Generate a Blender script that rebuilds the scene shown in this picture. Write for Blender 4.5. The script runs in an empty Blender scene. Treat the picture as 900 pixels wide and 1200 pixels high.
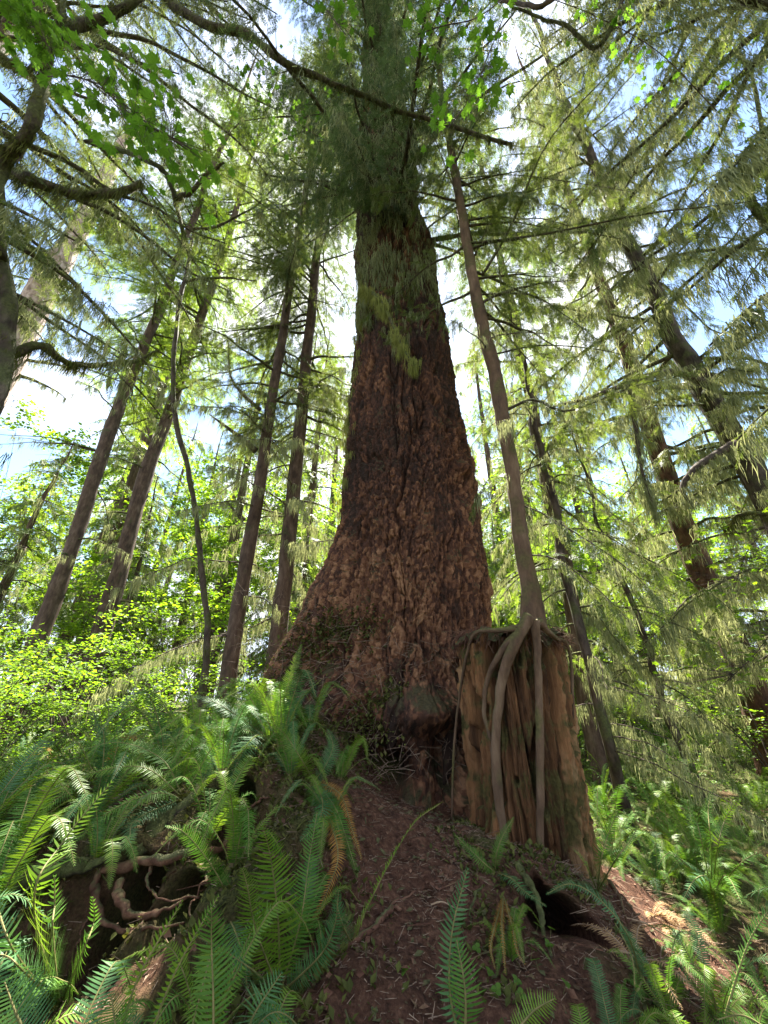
import bpy, math, random
import numpy as np
from mathutils import Vector

rng = np.random.default_rng(7)
PI = math.pi
scene = bpy.context.scene
COL = scene.collection

# ------------------------------------------------------------------ camera maths
PITCH = math.radians(25.4)
CP, SP = math.cos(PITCH), math.sin(PITCH)
F = 451.0            # focal length in photo pixels (900 x 1200)
CAMZ = 1.5

def ray(px, py):
    u, v = (px - 450) / F, (600 - py) / F
    return np.array([u, CP - v * SP, SP + v * CP])

def P(px, py, D):
    d = ray(px, py)
    return np.array([0, 0, CAMZ]) + d * (D / d[1])

# ------------------------------------------------------------------ numpy noise
def _hash(ix, iy, iz, seed):
    h = (ix.astype(np.int64) * 374761393 + iy.astype(np.int64) * 668265263 + iz.astype(np.int64) * 2147483647 + seed * 974634777) & 0xFFFFFFFF
    h = ((h ^ (h >> 13)) * 1274126177) & 0xFFFFFFFF
    h = ((h ^ (h >> 16)) * 2246822519) & 0xFFFFFFFF
    return ((h ^ (h >> 15)) & 0xFFFFFF) / float(0xFFFFFF)

def vnoise(x, y, z=None, seed=0):
    x = np.asarray(x, float); y = np.asarray(y, float)
    z = np.zeros_like(x) if z is None else np.asarray(z, float)
    ix, iy, iz = np.floor(x), np.floor(y), np.floor(z)
    fx, fy, fz = x - ix, y - iy, z - iz
    s = lambda t: t * t * (3 - 2 * t)
    sx, sy, sz = s(fx), s(fy), s(fz)
    r = 0
    for a in (0, 1):
        for b in (0, 1):
            for c in (0, 1):
                w = (sx if a else 1 - sx) * (sy if b else 1 - sy) * (sz if c else 1 - sz)
                r = r + w * _hash(ix + a, iy + b, iz + c, seed)
    return r * 2 - 1

def fbm(x, y, z=None, octv=4, seed=0, gain=.5):
    r, a = 0, 1.0
    x = np.asarray(x, float); y = np.asarray(y, float)
    z = None if z is None else np.asarray(z, float)
    for o in range(octv):
        r = r + a * vnoise(x * 2 ** o + 13.7 * o, y * 2 ** o - 7.1 * o, None if z is None else z * 2 ** o, seed + o)
        a *= gain
    return r

def voronoi(x, y, seed=0):
    ix, iy = np.floor(x), np.floor(y)
    f1 = np.full(x.shape, 9.0); f2 = np.full(x.shape, 9.0); cid = np.zeros(x.shape)
    zz = np.zeros_like(x)
    for a in (-1, 0, 1):
        for b in (-1, 0, 1):
            cx, cy = ix + a, iy + b
            qx = cx + _hash(cx, cy, zz, seed); qy = cy + _hash(cx, cy, zz, seed + 5)
            d = np.hypot(x - qx, y - qy)
            near = d < f1
            f2 = np.where(near, f1, np.minimum(f2, d))
            cid = np.where(near, _hash(cx, cy, zz, seed + 9), cid)
            f1 = np.where(near, d, f1)
    return f1, f2, cid

def smooth(a, b, x):
    t = np.clip((x - a) / (b - a), 0, 1)
    return t * t * (3 - 2 * t)

# ------------------------------------------------------------------ mesh builder
class MB:
    def __init__(s):
        s.v, s.f, s.m, s.n = [], [], [], 0
    def add(s, V, faces, mi=0):
        V = np.asarray(V, float).reshape(-1, 3)
        for Fc in faces:
            Fc = np.asarray(Fc, int)
            if Fc.size == 0: continue
            s.f.append(Fc + s.n); s.m.append(np.full(len(Fc), mi))
        s.v.append(V); s.n += len(V)
    def build(s, name, mats, parent=None, smooth_=True, attr=None):
        V = np.concatenate(s.v) if s.v else np.zeros((0, 3))
        me = bpy.data.meshes.new(name)
        loops = np.concatenate([f.ravel() for f in s.f]) if s.f else np.zeros(0, int)
        sizes = np.concatenate([np.full(len(f), f.shape[1]) for f in s.f]) if s.f else np.zeros(0, int)
        mi = np.concatenate(s.m) if s.m else np.zeros(0, int)
        me.vertices.add(len(V)); me.vertices.foreach_set('co', V.astype(np.float32).ravel())
        me.loops.add(len(loops)); me.loops.foreach_set('vertex_index', loops.astype(np.int32))
        me.polygons.add(len(sizes))
        st = np.concatenate([[0], np.cumsum(sizes)[:-1]]) if len(sizes) else np.zeros(0, int)
        me.polygons.foreach_set('loop_start', st.astype(np.int32))
        me.polygons.foreach_set('material_index', mi.astype(np.int32))
        me.polygons.foreach_set('use_smooth', np.full(len(sizes), smooth_, dtype=bool))
        if not isinstance(mats, (list, tuple)): mats = [mats]
        for m in mats: me.materials.append(m)
        me.update(calc_edges=True)
        if attr is not None:
            for k, a in attr.items():
                at = me.attributes.new(k, 'FLOAT', 'POINT'); at.data.foreach_set('value', a.astype(np.float32))
        o = bpy.data.objects.new(name, me); COL.objects.link(o)
        if parent is not None: o.parent = parent
        return o

def nrm(a):
    a = np.asarray(a, float)
    return a / np.maximum(np.linalg.norm(a, axis=-1, keepdims=True), 1e-9)

def tube(mb, pts, rad, n=8, mi=0, rough=0.0, cap=True, seed=1):
    pts = np.asarray(pts, float); K = len(pts)
    rad = np.broadcast_to(np.asarray(rad, float), (K,)).copy()
    T = nrm(np.gradient(pts, axis=0))
    ref = np.array([0, 0, 1.0]) if abs(T[0][2]) < .8 else np.array([0, 1.0, 0])
    A = nrm(np.cross(T[0], ref)); As = []
    for k in range(K):
        A = nrm(A - T[k] * np.dot(A, T[k])); As.append(A)
    A = np.array(As); B = np.cross(T, A)
    ang = np.arange(n) * 2 * PI / n
    R = rad[:, None] * np.ones(n)[None]
    if rough:
        L = np.concatenate([[0], np.cumsum(np.linalg.norm(np.diff(pts, axis=0), axis=1))])
        sc = 1 / max(rad.max() * 2.2, .01)
        R = R * (1 + rough * fbm(np.cos(ang)[None] * 1.3 + 0 * L[:, None], np.sin(ang)[None] * 1.3 + 0 * L[:, None], L[:, None] * sc + 0 * ang[None], 3, seed))
    V = pts[:, None] + (np.cos(ang)[None, :, None] * A[:, None] + np.sin(ang)[None, :, None] * B[:, None]) * R[..., None]
    i = np.arange(K - 1)[:, None] * n; j = np.arange(n)[None]; j2 = (j + 1) % n
    Q = np.stack([i + j, i + j2, i + n + j2, i + n + j], -1).reshape(-1, 4)
    faces = [Q]
    V = V.reshape(-1, 3)
    if cap:
        V = np.concatenate([V, pts[:1], pts[-1:]])
        c0, c1 = K * n, K * n + 1
        jj = np.arange(n)
        faces.append(np.stack([np.full(n, c0), (jj + 1) % n, jj], -1))
        faces.append(np.stack([np.full(n, c1), (K - 1) * n + jj, (K - 1) * n + (jj + 1) % n], -1))
    mb.add(V, faces, mi)

def spline(ctrl, n):
    """Catmull-Rom through control rows (any number of columns)."""
    C = np.asarray(ctrl, float)
    C = np.concatenate([2 * C[:1] - C[1:2], C, 2 * C[-1:] - C[-2:-1]])
    m = len(C) - 3
    t = np.linspace(0, m - 1e-6, n); k = t.astype(int); u = (t - k)[:, None]
    a, b, c, d = C[k], C[k + 1], C[k + 2], C[k + 3]
    return .5 * (2 * b + (c - a) * u + (2 * a - 5 * b + 4 * c - d) * u ** 2 + (3 * b - a - 3 * c + d) * u ** 3)

def segs(mb, p0, p1, r0, r1, mi=0):
    """many 3-sided tapered twigs at once"""
    p0, p1 = np.asarray(p0, float).reshape(-1, 3), np.asarray(p1, float).reshape(-1, 3)
    if not len(p0): return
    K = len(p0); d = nrm(p1 - p0)
    ref = np.where(np.abs(d[:, 2:]) < .9, np.array([[0, 0, 1.0]]), np.array([[1.0, 0, 0]]))
    a = nrm(np.cross(d, ref)); b = np.cross(d, a)
    r0 = np.broadcast_to(np.asarray(r0, float), (K,)); r1 = np.broadcast_to(np.asarray(r1, float), (K,))
    V = np.zeros((K, 6, 3))
    for j in range(3):
        o = math.cos(j * 2.094) * a + math.sin(j * 2.094) * b
        V[:, j] = p0 + o * r0[:, None]; V[:, 3 + j] = p1 + o * r1[:, None]
    base = np.arange(K)[:, None] * 6
    Fq = np.concatenate([base + np.array([[j, (j + 1) % 3, 3 + (j + 1) % 3, 3 + j]]) for j in range(3)])
    mb.add(V.reshape(-1, 3), [Fq], mi)

def place(mb, tpl, pos, X, up, scale, mi=0):
    """many copies of a small leaf template: X axis along X, Z axis near up"""
    TV, TF = tpl
    pos = np.asarray(pos, float).reshape(-1, 3); K = len(pos)
    if K == 0: return
    X = nrm(np.broadcast_to(X, (K, 3))); up = np.broadcast_to(up, (K, 3))
    Y = nrm(np.cross(up, X)); Z = np.cross(X, Y)
    s = np.broadcast_to(np.asarray(scale, float), (K,))[:, None, None]
    V = (TV[None, :, 0:1] * X[:, None] + TV[None, :, 1:2] * Y[:, None] + TV[None, :, 2:3] * Z[:, None]) * s + pos[:, None]
    off = (np.arange(K) * len(TV))[:, None, None]
    mb.add(V.reshape(-1, 3), [(np.asarray(f)[None] + off).reshape(-1, np.asarray(f).shape[1]) for f in TF], mi)

# ------------------------------------------------------------------ leaf templates (unit size)
def tpl_spray(n=13, w=.05, seed=0, side=.36):
    """flat conifer spray 1 long: axis and n pairs of side twiglets"""
    r = np.random.default_rng(seed); V, Fq = [], []
    def blade(p, d, L, wd):
        d = nrm(d); q = np.array([-d[1], d[0], 0]); k = len(V)
        V.extend([p - q * wd * .35, p + d * L * .45 + q * wd * .5 + np.array([0, 0, r.normal(0, .012)]), p + d * L, p + d * L * .45 - q * wd * .5])
        Fq.append([k, k + 3, k + 2, k + 1])
    blade(np.zeros(3), np.array([1, 0, -.06]), 1, w * .5)
    for i in range(n):
        t = (i + .6) / n
        for s in (-1, 1):
            L = side * (1 - t * .72) * r.uniform(.7, 1.15) * (1 if t > .12 else .7)
            a = r.uniform(.75, 1.15)
            p = np.array([t * .95, 0, -.06 * t])
            blade(p, np.array([math.cos(a), s * math.sin(a), r.normal(-.12, .16)]), L, w * r.uniform(.75, 1.2))
    return np.array(V), [np.array(Fq)]

def tpl_lichen(n=6, seed=0, wd=.05):
    """beard lichen: strands hanging one unit down from the origin (local -Z)"""
    r = np.random.default_rng(seed); V, Fq, Ft = [], [], []
    for i in range(n):
        x, y = r.normal(0, .12), r.normal(0, .06); L = r.uniform(.35, 1)
        a = r.uniform(0, PI); q = np.array([math.cos(a), math.sin(a), 0]) * wd * r.uniform(.5, 1.2)
        p = [np.array([x, y, 0.02])]
        for k in range(3):
            p.append(p[-1] + np.array([r.normal(0, .05), r.normal(0, .05), -L / 3]))
        k = len(V)
        for j in range(3): V.extend([p[j] - q * (1, .9, .6)[j], p[j] + q * (1, .9, .6)[j]])
        V.append(p[3])
        Fq += [[k, k + 1, k + 3, k + 2], [k + 2, k + 3, k + 5, k + 4]]; Ft.append([k + 4, k + 5, k + 6])
    return np.array(V), [np.array(Fq), np.array(Ft)]

def tpl_maple(seed=0):
    """vine maple leaf: 7 pointed lobes round a short stalk, slightly cupped"""
    r = np.random.default_rng(seed); V = [[0, 0, 0]]
    tips = np.radians([-140, -92, -46, 0, 46, 92, 140]); L = [.5, .78, .95, 1.05, .95, .78, .5]
    ang, rad = [], []
    for i in range(7):
        ang += [tips[i] - .17, tips[i], tips[i] + .17]; rad += [L[i] * .66, L[i], L[i] * .66]
        if i < 6: ang.append((tips[i] + tips[i + 1]) / 2); rad.append((L[i] + L[i + 1]) / 2 * .66)
    for a, q in zip(ang, rad): V.append([.5 * q * math.cos(a), .5 * q * math.sin(a), -.16 * q * q + r.normal(0, .015)])
    k = len(V); V += [[-.012, .012, 0], [-.012, -.012, 0], [-.75, 0, -.05]]
    Ft = [[0, i, i + 1] for i in range(1, k - 1)] + [[k, k + 2, k + 1]]
    V = np.array(V); V[:, 0] += .75
    return V, [np.array(Ft)]

def tpl_leaf(w=.5, fold=.12):
    """simple pointed leaf, folded along its rib"""
    V = np.array([[0, 0, 0], [.35, w * .5, fold], [.75, w * .36, fold * .7], [1, 0, -.05], [.75, -w * .36, fold * .7], [.35, -w * .5, fold], [.4, 0, 0], [.75, 0, 0]])
    return V, [np.array([[0, 6, 1], [3, 2, 7], [0, 5, 6], [3, 7, 4]]), np.array([[6, 7, 2, 1], [5, 4, 7, 6]])]

SPRAY = [tpl_spray(12, .05, 1), tpl_spray(14, .045, 2, .3), tpl_spray(10, .055, 3, .42)]
SPRAYFAR = [tpl_spray(8, .11, 4, .42), tpl_spray(7, .12, 5, .38)]
LICH = [tpl_lichen(9, 1, .017), tpl_lichen(8, 2, .014), tpl_lichen(12, 3, .016)]
MAPLE = [tpl_maple(1), tpl_maple(2)]
LEAF = tpl_leaf(.6)
DIAMOND = (np.array([[0, 0, 0], [.5, .3, .08], [1, 0, 0], [.5, -.3, .08]]), [np.array([[0, 3, 2, 1]])])

# ------------------------------------------------------------------ materials
def nodes_of(name):
    m = bpy.data.materials.new(name); m.use_nodes = True
    nt = m.node_tree; nt.nodes.clear()
    return m, nt, nt.nodes, nt.links

def ramp(N, stops):
    r = N.new('ShaderNodeValToRGB'); e = r.color_ramp.elements
    while len(e) < len(stops): e.new(.5)
    for k, (p, c) in enumerate(stops): e[k].position = p; e[k].color = (*c, 1)
    return r

def mat_solid(name, stops, scale=5, stretch=(1, 1, 1), rough=.9, bump=.4, bscale=30, moss=None, moss_amt=.5, bdist=.02, detail=6, attr=None, attr_mix=.5):
    m, nt, N, L = nodes_of(name)
    out = N.new('ShaderNodeOutputMaterial'); b = N.new('ShaderNodeBsdfPrincipled')
    tc = N.new('ShaderNodeTexCoord'); mp = N.new('ShaderNodeMapping'); mp.inputs['Scale'].default_value = stretch
    L.new(tc.outputs['Object'], mp.inputs['Vector'])
    n1 = N.new('ShaderNodeTexNoise'); n1.inputs['Scale'].default_value = scale; n1.inputs['Detail'].default_value = detail; n1.inputs['Roughness'].default_value = .65
    L.new(mp.outputs[0], n1.inputs['Vector'])
    r = ramp(N, [(.5 + (p - .5) * .6, c) for p, c in stops]); col = None
    if attr:
        at = N.new('ShaderNodeAttribute'); at.attribute_name = attr
        mx = N.new('ShaderNodeMix'); mx.inputs[0].default_value = attr_mix
        L.new(n1.outputs['Fac'], mx.inputs[2]); L.new(at.outputs['Fac'], mx.inputs[3])
        L.new(mx.outputs[0], r.inputs[0])
    else:
        L.new(n1.outputs['Fac'], r.inputs[0])
    col = r.outputs[0]
    if moss:
        g = N.new('ShaderNodeNewGeometry'); sx = N.new('ShaderNodeSeparateXYZ'); L.new(g.outputs['Normal'], sx.inputs[0])
        n2 = N.new('ShaderNodeTexNoise'); n2.inputs['Scale'].default_value = 4; n2.inputs['Detail'].default_value = 5
        L.new(tc.outputs['Object'], n2.inputs['Vector'])
        ma = N.new('ShaderNodeMath'); ma.operation = 'MULTIPLY_ADD'; ma.inputs[1].default_value = .35
        L.new(sx.outputs['Z'], ma.inputs[0]); L.new(n2.outputs['Fac'], ma.inputs[2])
        rr = ramp(N, [(1 - moss_amt - .08, (0, 0, 0)), (1 - moss_amt + .08, (1, 1, 1))]); L.new(ma.outputs[0], rr.inputs[0])
        n3 = N.new('ShaderNodeTexNoise'); n3.inputs['Scale'].default_value = 40; n3.inputs['Detail'].default_value = 3
        L.new(tc.outputs['Object'], n3.inputs['Vector'])
        mr = ramp(N, [(.35, tuple(c * .55 for c in moss)), (.65, moss)]); L.new(n3.outputs['Fac'], mr.inputs[0])
        mix = N.new('ShaderNodeMix'); mix.data_type = 'RGBA'
        L.new(rr.outputs[0], mix.inputs[0]); L.new(col, mix.inputs[6]); L.new(mr.outputs[0], mix.inputs[7]); col = mix.outputs[2]
    L.new(col, b.inputs['Base Color']); b.inputs['Roughness'].default_value = rough
    b.inputs['Specular IOR Level'].default_value = .25
    if bump:
        nb = N.new('ShaderNodeTexNoise'); nb.inputs['Scale'].default_value = bscale; nb.inputs['Detail'].default_value = 8; nb.inputs['Roughness'].default_value = .7
        L.new(mp.outputs[0], nb.inputs['Vector'])
        bp = N.new('ShaderNodeBump'); bp.inputs['Strength'].default_value = bump; bp.inputs['Distance'].default_value = bdist
        L.new(nb.outputs['Fac'], bp.inputs['Height']); L.new(bp.outputs[0], b.inputs['Normal'])
    L.new(b.outputs[0], out.inputs[0])
    return m

def mat_leaf(name, c1, c2, c3=None, transl=.45, rough=.5, gloss=.35, tint=(1.15, 1.1, .55), tscale=.9):
    """thin leaves: each leaf its own tone, light passes through"""
    m, nt, N, L = nodes_of(name)
    out = N.new('ShaderNodeOutputMaterial'); g = N.new('ShaderNodeNewGeometry')
    tc = N.new('ShaderNodeTexCoord'); n1 = N.new('ShaderNodeTexNoise'); n1.inputs['Scale'].default_value = tscale; n1.inputs['Detail'].default_value = 3
    L.new(tc.outputs['Object'], n1.inputs['Vector'])
    mx = N.new('ShaderNodeMix'); mx.inputs[0].default_value = .5
    L.new(g.outputs['Random Per Island'], mx.inputs[2]); L.new(n1.outputs['Fac'], mx.inputs[3])
    st = [(.25, c1), (.7, c2)] + ([(.86, c3)] if c3 else [])
    r = ramp(N, st); L.new(mx.outputs[0], r.inputs[0])
    b = N.new('ShaderNodeBsdfPrincipled'); b.inputs['Roughness'].default_value = rough; b.inputs['Specular IOR Level'].default_value = gloss
    L.new(r.outputs[0], b.inputs['Base Color'])
    t = N.new('ShaderNodeBsdfTranslucent')
    mt = N.new('ShaderNodeMix'); mt.data_type = 'RGBA'; mt.blend_type = 'MULTIPLY'; mt.inputs[0].default_value = 1; mt.inputs[7].default_value = (*tint, 1)
    mt.clamp_result = False
    L.new(r.outputs[0], mt.inputs[6]); L.new(mt.outputs[2], t.inputs['Color'])
    ms = N.new('ShaderNodeMixShader'); ms.inputs[0].default_value = transl
    L.new(b.outputs[0], ms.inputs[1]); L.new(t.outputs[0], ms.inputs[2]); L.new(ms.outputs[0], out.inputs[0])
    return m

M = {}
M['bark_giant'] = mat_solid('reddish spruce bark', [(.1, (.03, .016, .010)), (.40, (.085, .037, .022)), (.60, (.185, .082, .042)), (.92, (.37, .195, .10))], 9, (1, 1, .6), .85, 1, 50, (.085, .07, .03), .29, .03, attr='plate_and_shade', attr_mix=.68)
M['bark'] = mat_solid('brown bark', [(.2, (.045, .03, .023)), (.5, (.095, .062, .046)), (.8, (.17, .12, .09))], 9, (1, 1, .35), .9, .7, 40, (.09, .10, .04), .3, .015)
M['bark_dark'] = mat_solid('dark mossy bark', [(.3, (.03, .022, .017)), (.5, (.065, .047, .036)), (.7, (.11, .085, .065))], 9, (1, 1, .35), .9, .7, 40, (.09, .10, .035), .42, .015)
M['bark_warm'] = mat_solid('warm hemlock bark', [(.2, (.055, .033, .02)), (.5, (.12, .072, .042)), (.8, (.19, .125, .075))], 10, (1, 1, .3), .85, .8, 50, (.115, .10, .035), .42, .012)
M['bark_pale'] = mat_solid('pinkish bark painted sunlit', [(.3, (.22, .15, .13)), (.5, (.38, .28, .24)), (.7, (.5, .4, .35))], 6, (1, 1, .35), .9, .6, 30, (.12, .12, .06), .3, .015)  # sunlight on the far trunk put into its bark colour
M['moss_limb'] = mat_solid('mossy limb', [(.3, (.035, .028, .02)), (.5, (.075, .06, .04)), (.7, (.12, .10, .065))], 14, (1, 1, 1), 1, 1, 55, (.12, .13, .045), .58, .02)
M['twig'] = mat_solid('twig', [(.3, (.05, .036, .028)), (.7, (.12, .09, .07))], 12, (1, 1, 1), .9, 0)
M['bark_red'] = mat_solid('dark red bark', [(.2, (.04, .02, .014)), (.5, (.10, .048, .03)), (.8, (.17, .09, .055))], 9, (1, 1, .4), .9, .8, 40, (.09, .10, .04), .35, .015)
M['root'] = mat_solid('red brown root', [(.2, (.05, .022, .014)), (.5, (.12, .055, .034)), (.8, (.21, .115, .07))], 14, (1, 1, 1), .85, .9, 60, (.10, .10, .04), .22, .01)
M['rotten'] = mat_solid('rotten stump wood', [(.12, (.03, .017, .01)), (.38, (.15, .07, .03)), (.6, (.30, .145, .06)), (.88, (.42, .27, .14))], 11, (1, 1, .10), .9, 1, 60, (.115, .098, .03), .42, .03, attr='tone', attr_mix=.4)
M['rim'] = mat_solid('stump top duff', [(.2, (.05, .034, .024)), (.8, (.2, .14, .10))], 20, (1, 1, 1), 1, 1, 40, (.09, .09, .035), .35, .03)
M['soil'] = None
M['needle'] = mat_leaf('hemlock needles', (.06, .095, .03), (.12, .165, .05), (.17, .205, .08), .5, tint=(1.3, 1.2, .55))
M['needle_far'] = mat_leaf('needles coloured as sunlit', (.08, .135, .03), (.155, .22, .045), (.27, .29, .075), .62, tint=(1.4, 1.4, .5), tscale=.35)  # brighter yellow copy of the needles, with sunlight put into the green
M['needle_spruce'] = mat_leaf('spruce needles', (.06, .10, .05), (.11, .165, .08), (.15, .20, .10), .45)
M['lichen'] = mat_leaf('beard lichen', (.21, .24, .13), (.36, .39, .22), (.46, .47, .28), .5, .9, .1, (1.05, 1, .7))
M['lichen_yellow'] = mat_leaf('yellow green moss', (.16, .18, .05), (.30, .32, .09), None, .35, .95, .1, (1.1, 1, .6))
M['moss_tuft'] = mat_leaf('moss tufts', (.05, .06, .018), (.12, .13, .035), (.17, .16, .05), .25, .95, .1)
M['maple'] = mat_leaf('vine maple leaves', (.085, .19, .03), (.13, .25, .04), (.20, .31, .07), .62, .5, .3, (1.2, 1.25, .5))
M['shrub'] = mat_leaf('bright shrub leaves', (.09, .20, .02), (.18, .31, .03), (.28, .37, .05), .6, .5, .3, (1.5, 1.35, .5))
M['cover'] = mat_leaf('ground cover leaves', (.06, .14, .02), (.13, .23, .03), (.22, .30, .05), .55, .5, .3, (1.4, 1.3, .5))
M['fern'] = mat_leaf('sword fern', (.055, .145, .02), (.095, .195, .03), None, .35, .6, .18, tscale=2)
M['fern_lime'] = mat_leaf('young fern', (.10, .20, .02), (.16, .26, .03), None, .42, .45, .3, tscale=2)
M['fern_sky_sheen'] = mat_leaf('fern with painted sky sheen', (.04, .12, .035), (.08, .17, .06), None, .25, .55, .25, tscale=2)  # reflected sky put into the frond colour as a bluer green
M['fern_dead'] = mat_leaf('dead fern', (.22, .11, .03), (.38, .21, .06), None, .4, .8, .1)
M['straw'] = mat_solid('straw stick', [(.2, (.12, .075, .045)), (.5, (.28, .19, .12)), (.8, (.42, .32, .22))], 20, (1, 1, 1), .9, 0)
M['straw_leaf'] = mat_leaf('dead fern straw', (.24, .14, .07), (.42, .28, .15), None, .35, .9, .1)
M['fern_stalk'] = mat_solid('fern stalk', [(.3, (.10, .10, .03)), (.7, (.2, .17, .06))], 20, (1, 1, 1), .7, 0)
M['dead_twig'] = mat_solid('pale dead twig', [(.3, (.11, .07, .045)), (.7, (.28, .20, .14))], 20, (1, 1, 1), .9, 0)

# ------------------------------------------------------------------ object helpers
def tag(o, label=None, cat=None, group=None, kind=None):
    if label: o['label'] = label
    if cat: o['category'] = cat
    if group: o['group'] = group
    if kind: o['kind'] = kind
    return o

def thing(name, label, cat, loc=(0, 0, 0), rz=0, group=None):
    o = bpy.data.objects.new(name, None); COL.objects.link(o); o.empty_display_size = .2
    o.location = tuple(float(c) for c in loc); o.rotation_euler = (0, 0, rz)
    return tag(o, label, cat, group)

def copy_tree(o, parent=None):
    c = o.copy(); COL.objects.link(c)
    if parent is not None: c.parent = parent
    for ch in o.children: copy_tree(ch, c)
    return c

# ------------------------------------------------------------------ terrain
CTRL = np.array([
    # x, y, z, sigma
    (0, 0, .15, .7), (0, 1.1, .30, .5), (.1, 1.8, .50, .4), (.15, 2.5, .60, .4), (.1, 3.1, .70, .4), (0.0, 3.7, .68, .35), (.15, 4.2, .66, .35), (.6, 4.2, .62, .3), (0.2, 4.9, .9, .5), (.4, 5.5, 1.1, .8), (.4, 7, .9, 1),
    (-.45, 1.6, .42, .35), (-.5, 2.2, .62, .35), (-.5, 2.8, 1.0, .35), (-.5, 3.4, 1.2, .4), (-.7, 4.1, 1.3, .4), (-1.2, 4.6, 1.35, .6), (-1.4, 3.6, 1.1, .45), (-1.3, 2.9, .92, .4), (-1.2, 2.2, .48, .4), (-1.2, 1.5, .33, .4),
    (-2.2, 3.0, .72, .5), (-2.2, 2.2, .45, .4), (-2.3, 4.0, .95, .6), (-2.6, 1.4, .3, .6), (-3.4, 3, .5, .8), (-3.4, 5, .62, 1), (-2, 6.2, .9, 1), (-5, 4, .4, 1.2), (-4, 8, .55, 1.6), (-8, 8, .45, 2.5),
    (.6, 1.8, .4, .35), (.65, 2.4, .5, .35), (.7, 3.0, .58, .35), (.75, 3.7, .55, .4), (.48, 3.4, .72, .25), (1.0, 3.12, .6, .25), (1.42, 3.3, .58, .25), (1.7, 3.75, .42, .3), (1.2, 2.6, .42, .25), (.9, 2.5, .5, .25), (1.25, 4.4, .5, .4), (1.85, 3.3, .1, .3), (1.75, 2.6, .03, .3), (1.2, 1.7, .12, .4), (1.4, 4.8, .3, .6),
    (2.2, 3, .02, .7), (2.2, 1.8, .0, .6), (2.5, 4.5, .02, .9), (4, 4, 0, 1.4), (3, 7, .0, 1.5), (6, 8, -.03, 3), (1.5, 7, .4, .8)])
PIT = np.array([99., 99., 0])
PITS = [(-1.42, 2.35, .17, .3), (-1.2, 2.15, .12, .22), (-.85, 2.75, .16, .3), (-.55, 2.2, .13, .2), (-1.9, 2.5, .15, .25), (-.25, 3.45, .12, .2)]

def ground_h(x, y):
    x = np.asarray(x, float); y = np.asarray(y, float)
    num = 0.02 * np.where(x < 0, .4, 0); den = 0.02 + 0 * x
    num = num + 0 * x
    for cx, cy, cz, sg in CTRL:
        w = np.exp(-((x - cx) ** 2 + (y - cy) ** 2) / (2 * (sg * .8) ** 2))
        num = num + w * cz; den = den + w
    h = num / den
    d = np.hypot(x, y - 3)
    h = h + .05 * fbm(x * 1.3, y * 1.3, None, 3, 3) + .035 * fbm(x * 5, y * 5, None, 3, 11) * np.exp(-(d / 9) ** 2)
    h = h + .012 * fbm(x * 13, y * 13, None, 3, 13) * np.exp(-(d / 6) ** 2)
    bank = np.exp(-((x + 1.0) ** 2 / .9 + (y - 2.5) ** 2 / .35))
    h = h + .16 * bank * fbm(x * 3.2, y * 3.2, None, 3, 21)
    h = h + 0
    for qx, qy, ra, am in PITS: h = h - am * np.exp(-(((x - qx) ** 2 + (y - qy) ** 2) / ra ** 2) ** 1.5)
    h = h + smooth(30, 120, d) * 3 * fbm(x * .02, y * .02, None, 2, 5)
    return h

def gz(x, y): return float(ground_h(np.array([x]), np.array([y]))[0])

def hit_ground(px, py, dmax=40):
    d = ray(px, py); ts = np.concatenate([np.linspace(.6, 8, 900), np.linspace(8.02, dmax, 900)])
    Q = np.array([0, 0, CAMZ]) + d[None] * ts[:, None]
    below = Q[:, 2] < ground_h(Q[:, 0], Q[:, 1])
    k = int(np.argmax(below)) if below.any() else len(ts) - 1
    return Q[k]

BURROWS = [(hit_ground(664, 1088), .17, .62, .22), (hit_ground(148, 1052), .13, .4, .12), (hit_ground(262, 962), .13, .4, .12), (hit_ground(205, 1062), .10, .3, .1)]

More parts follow.
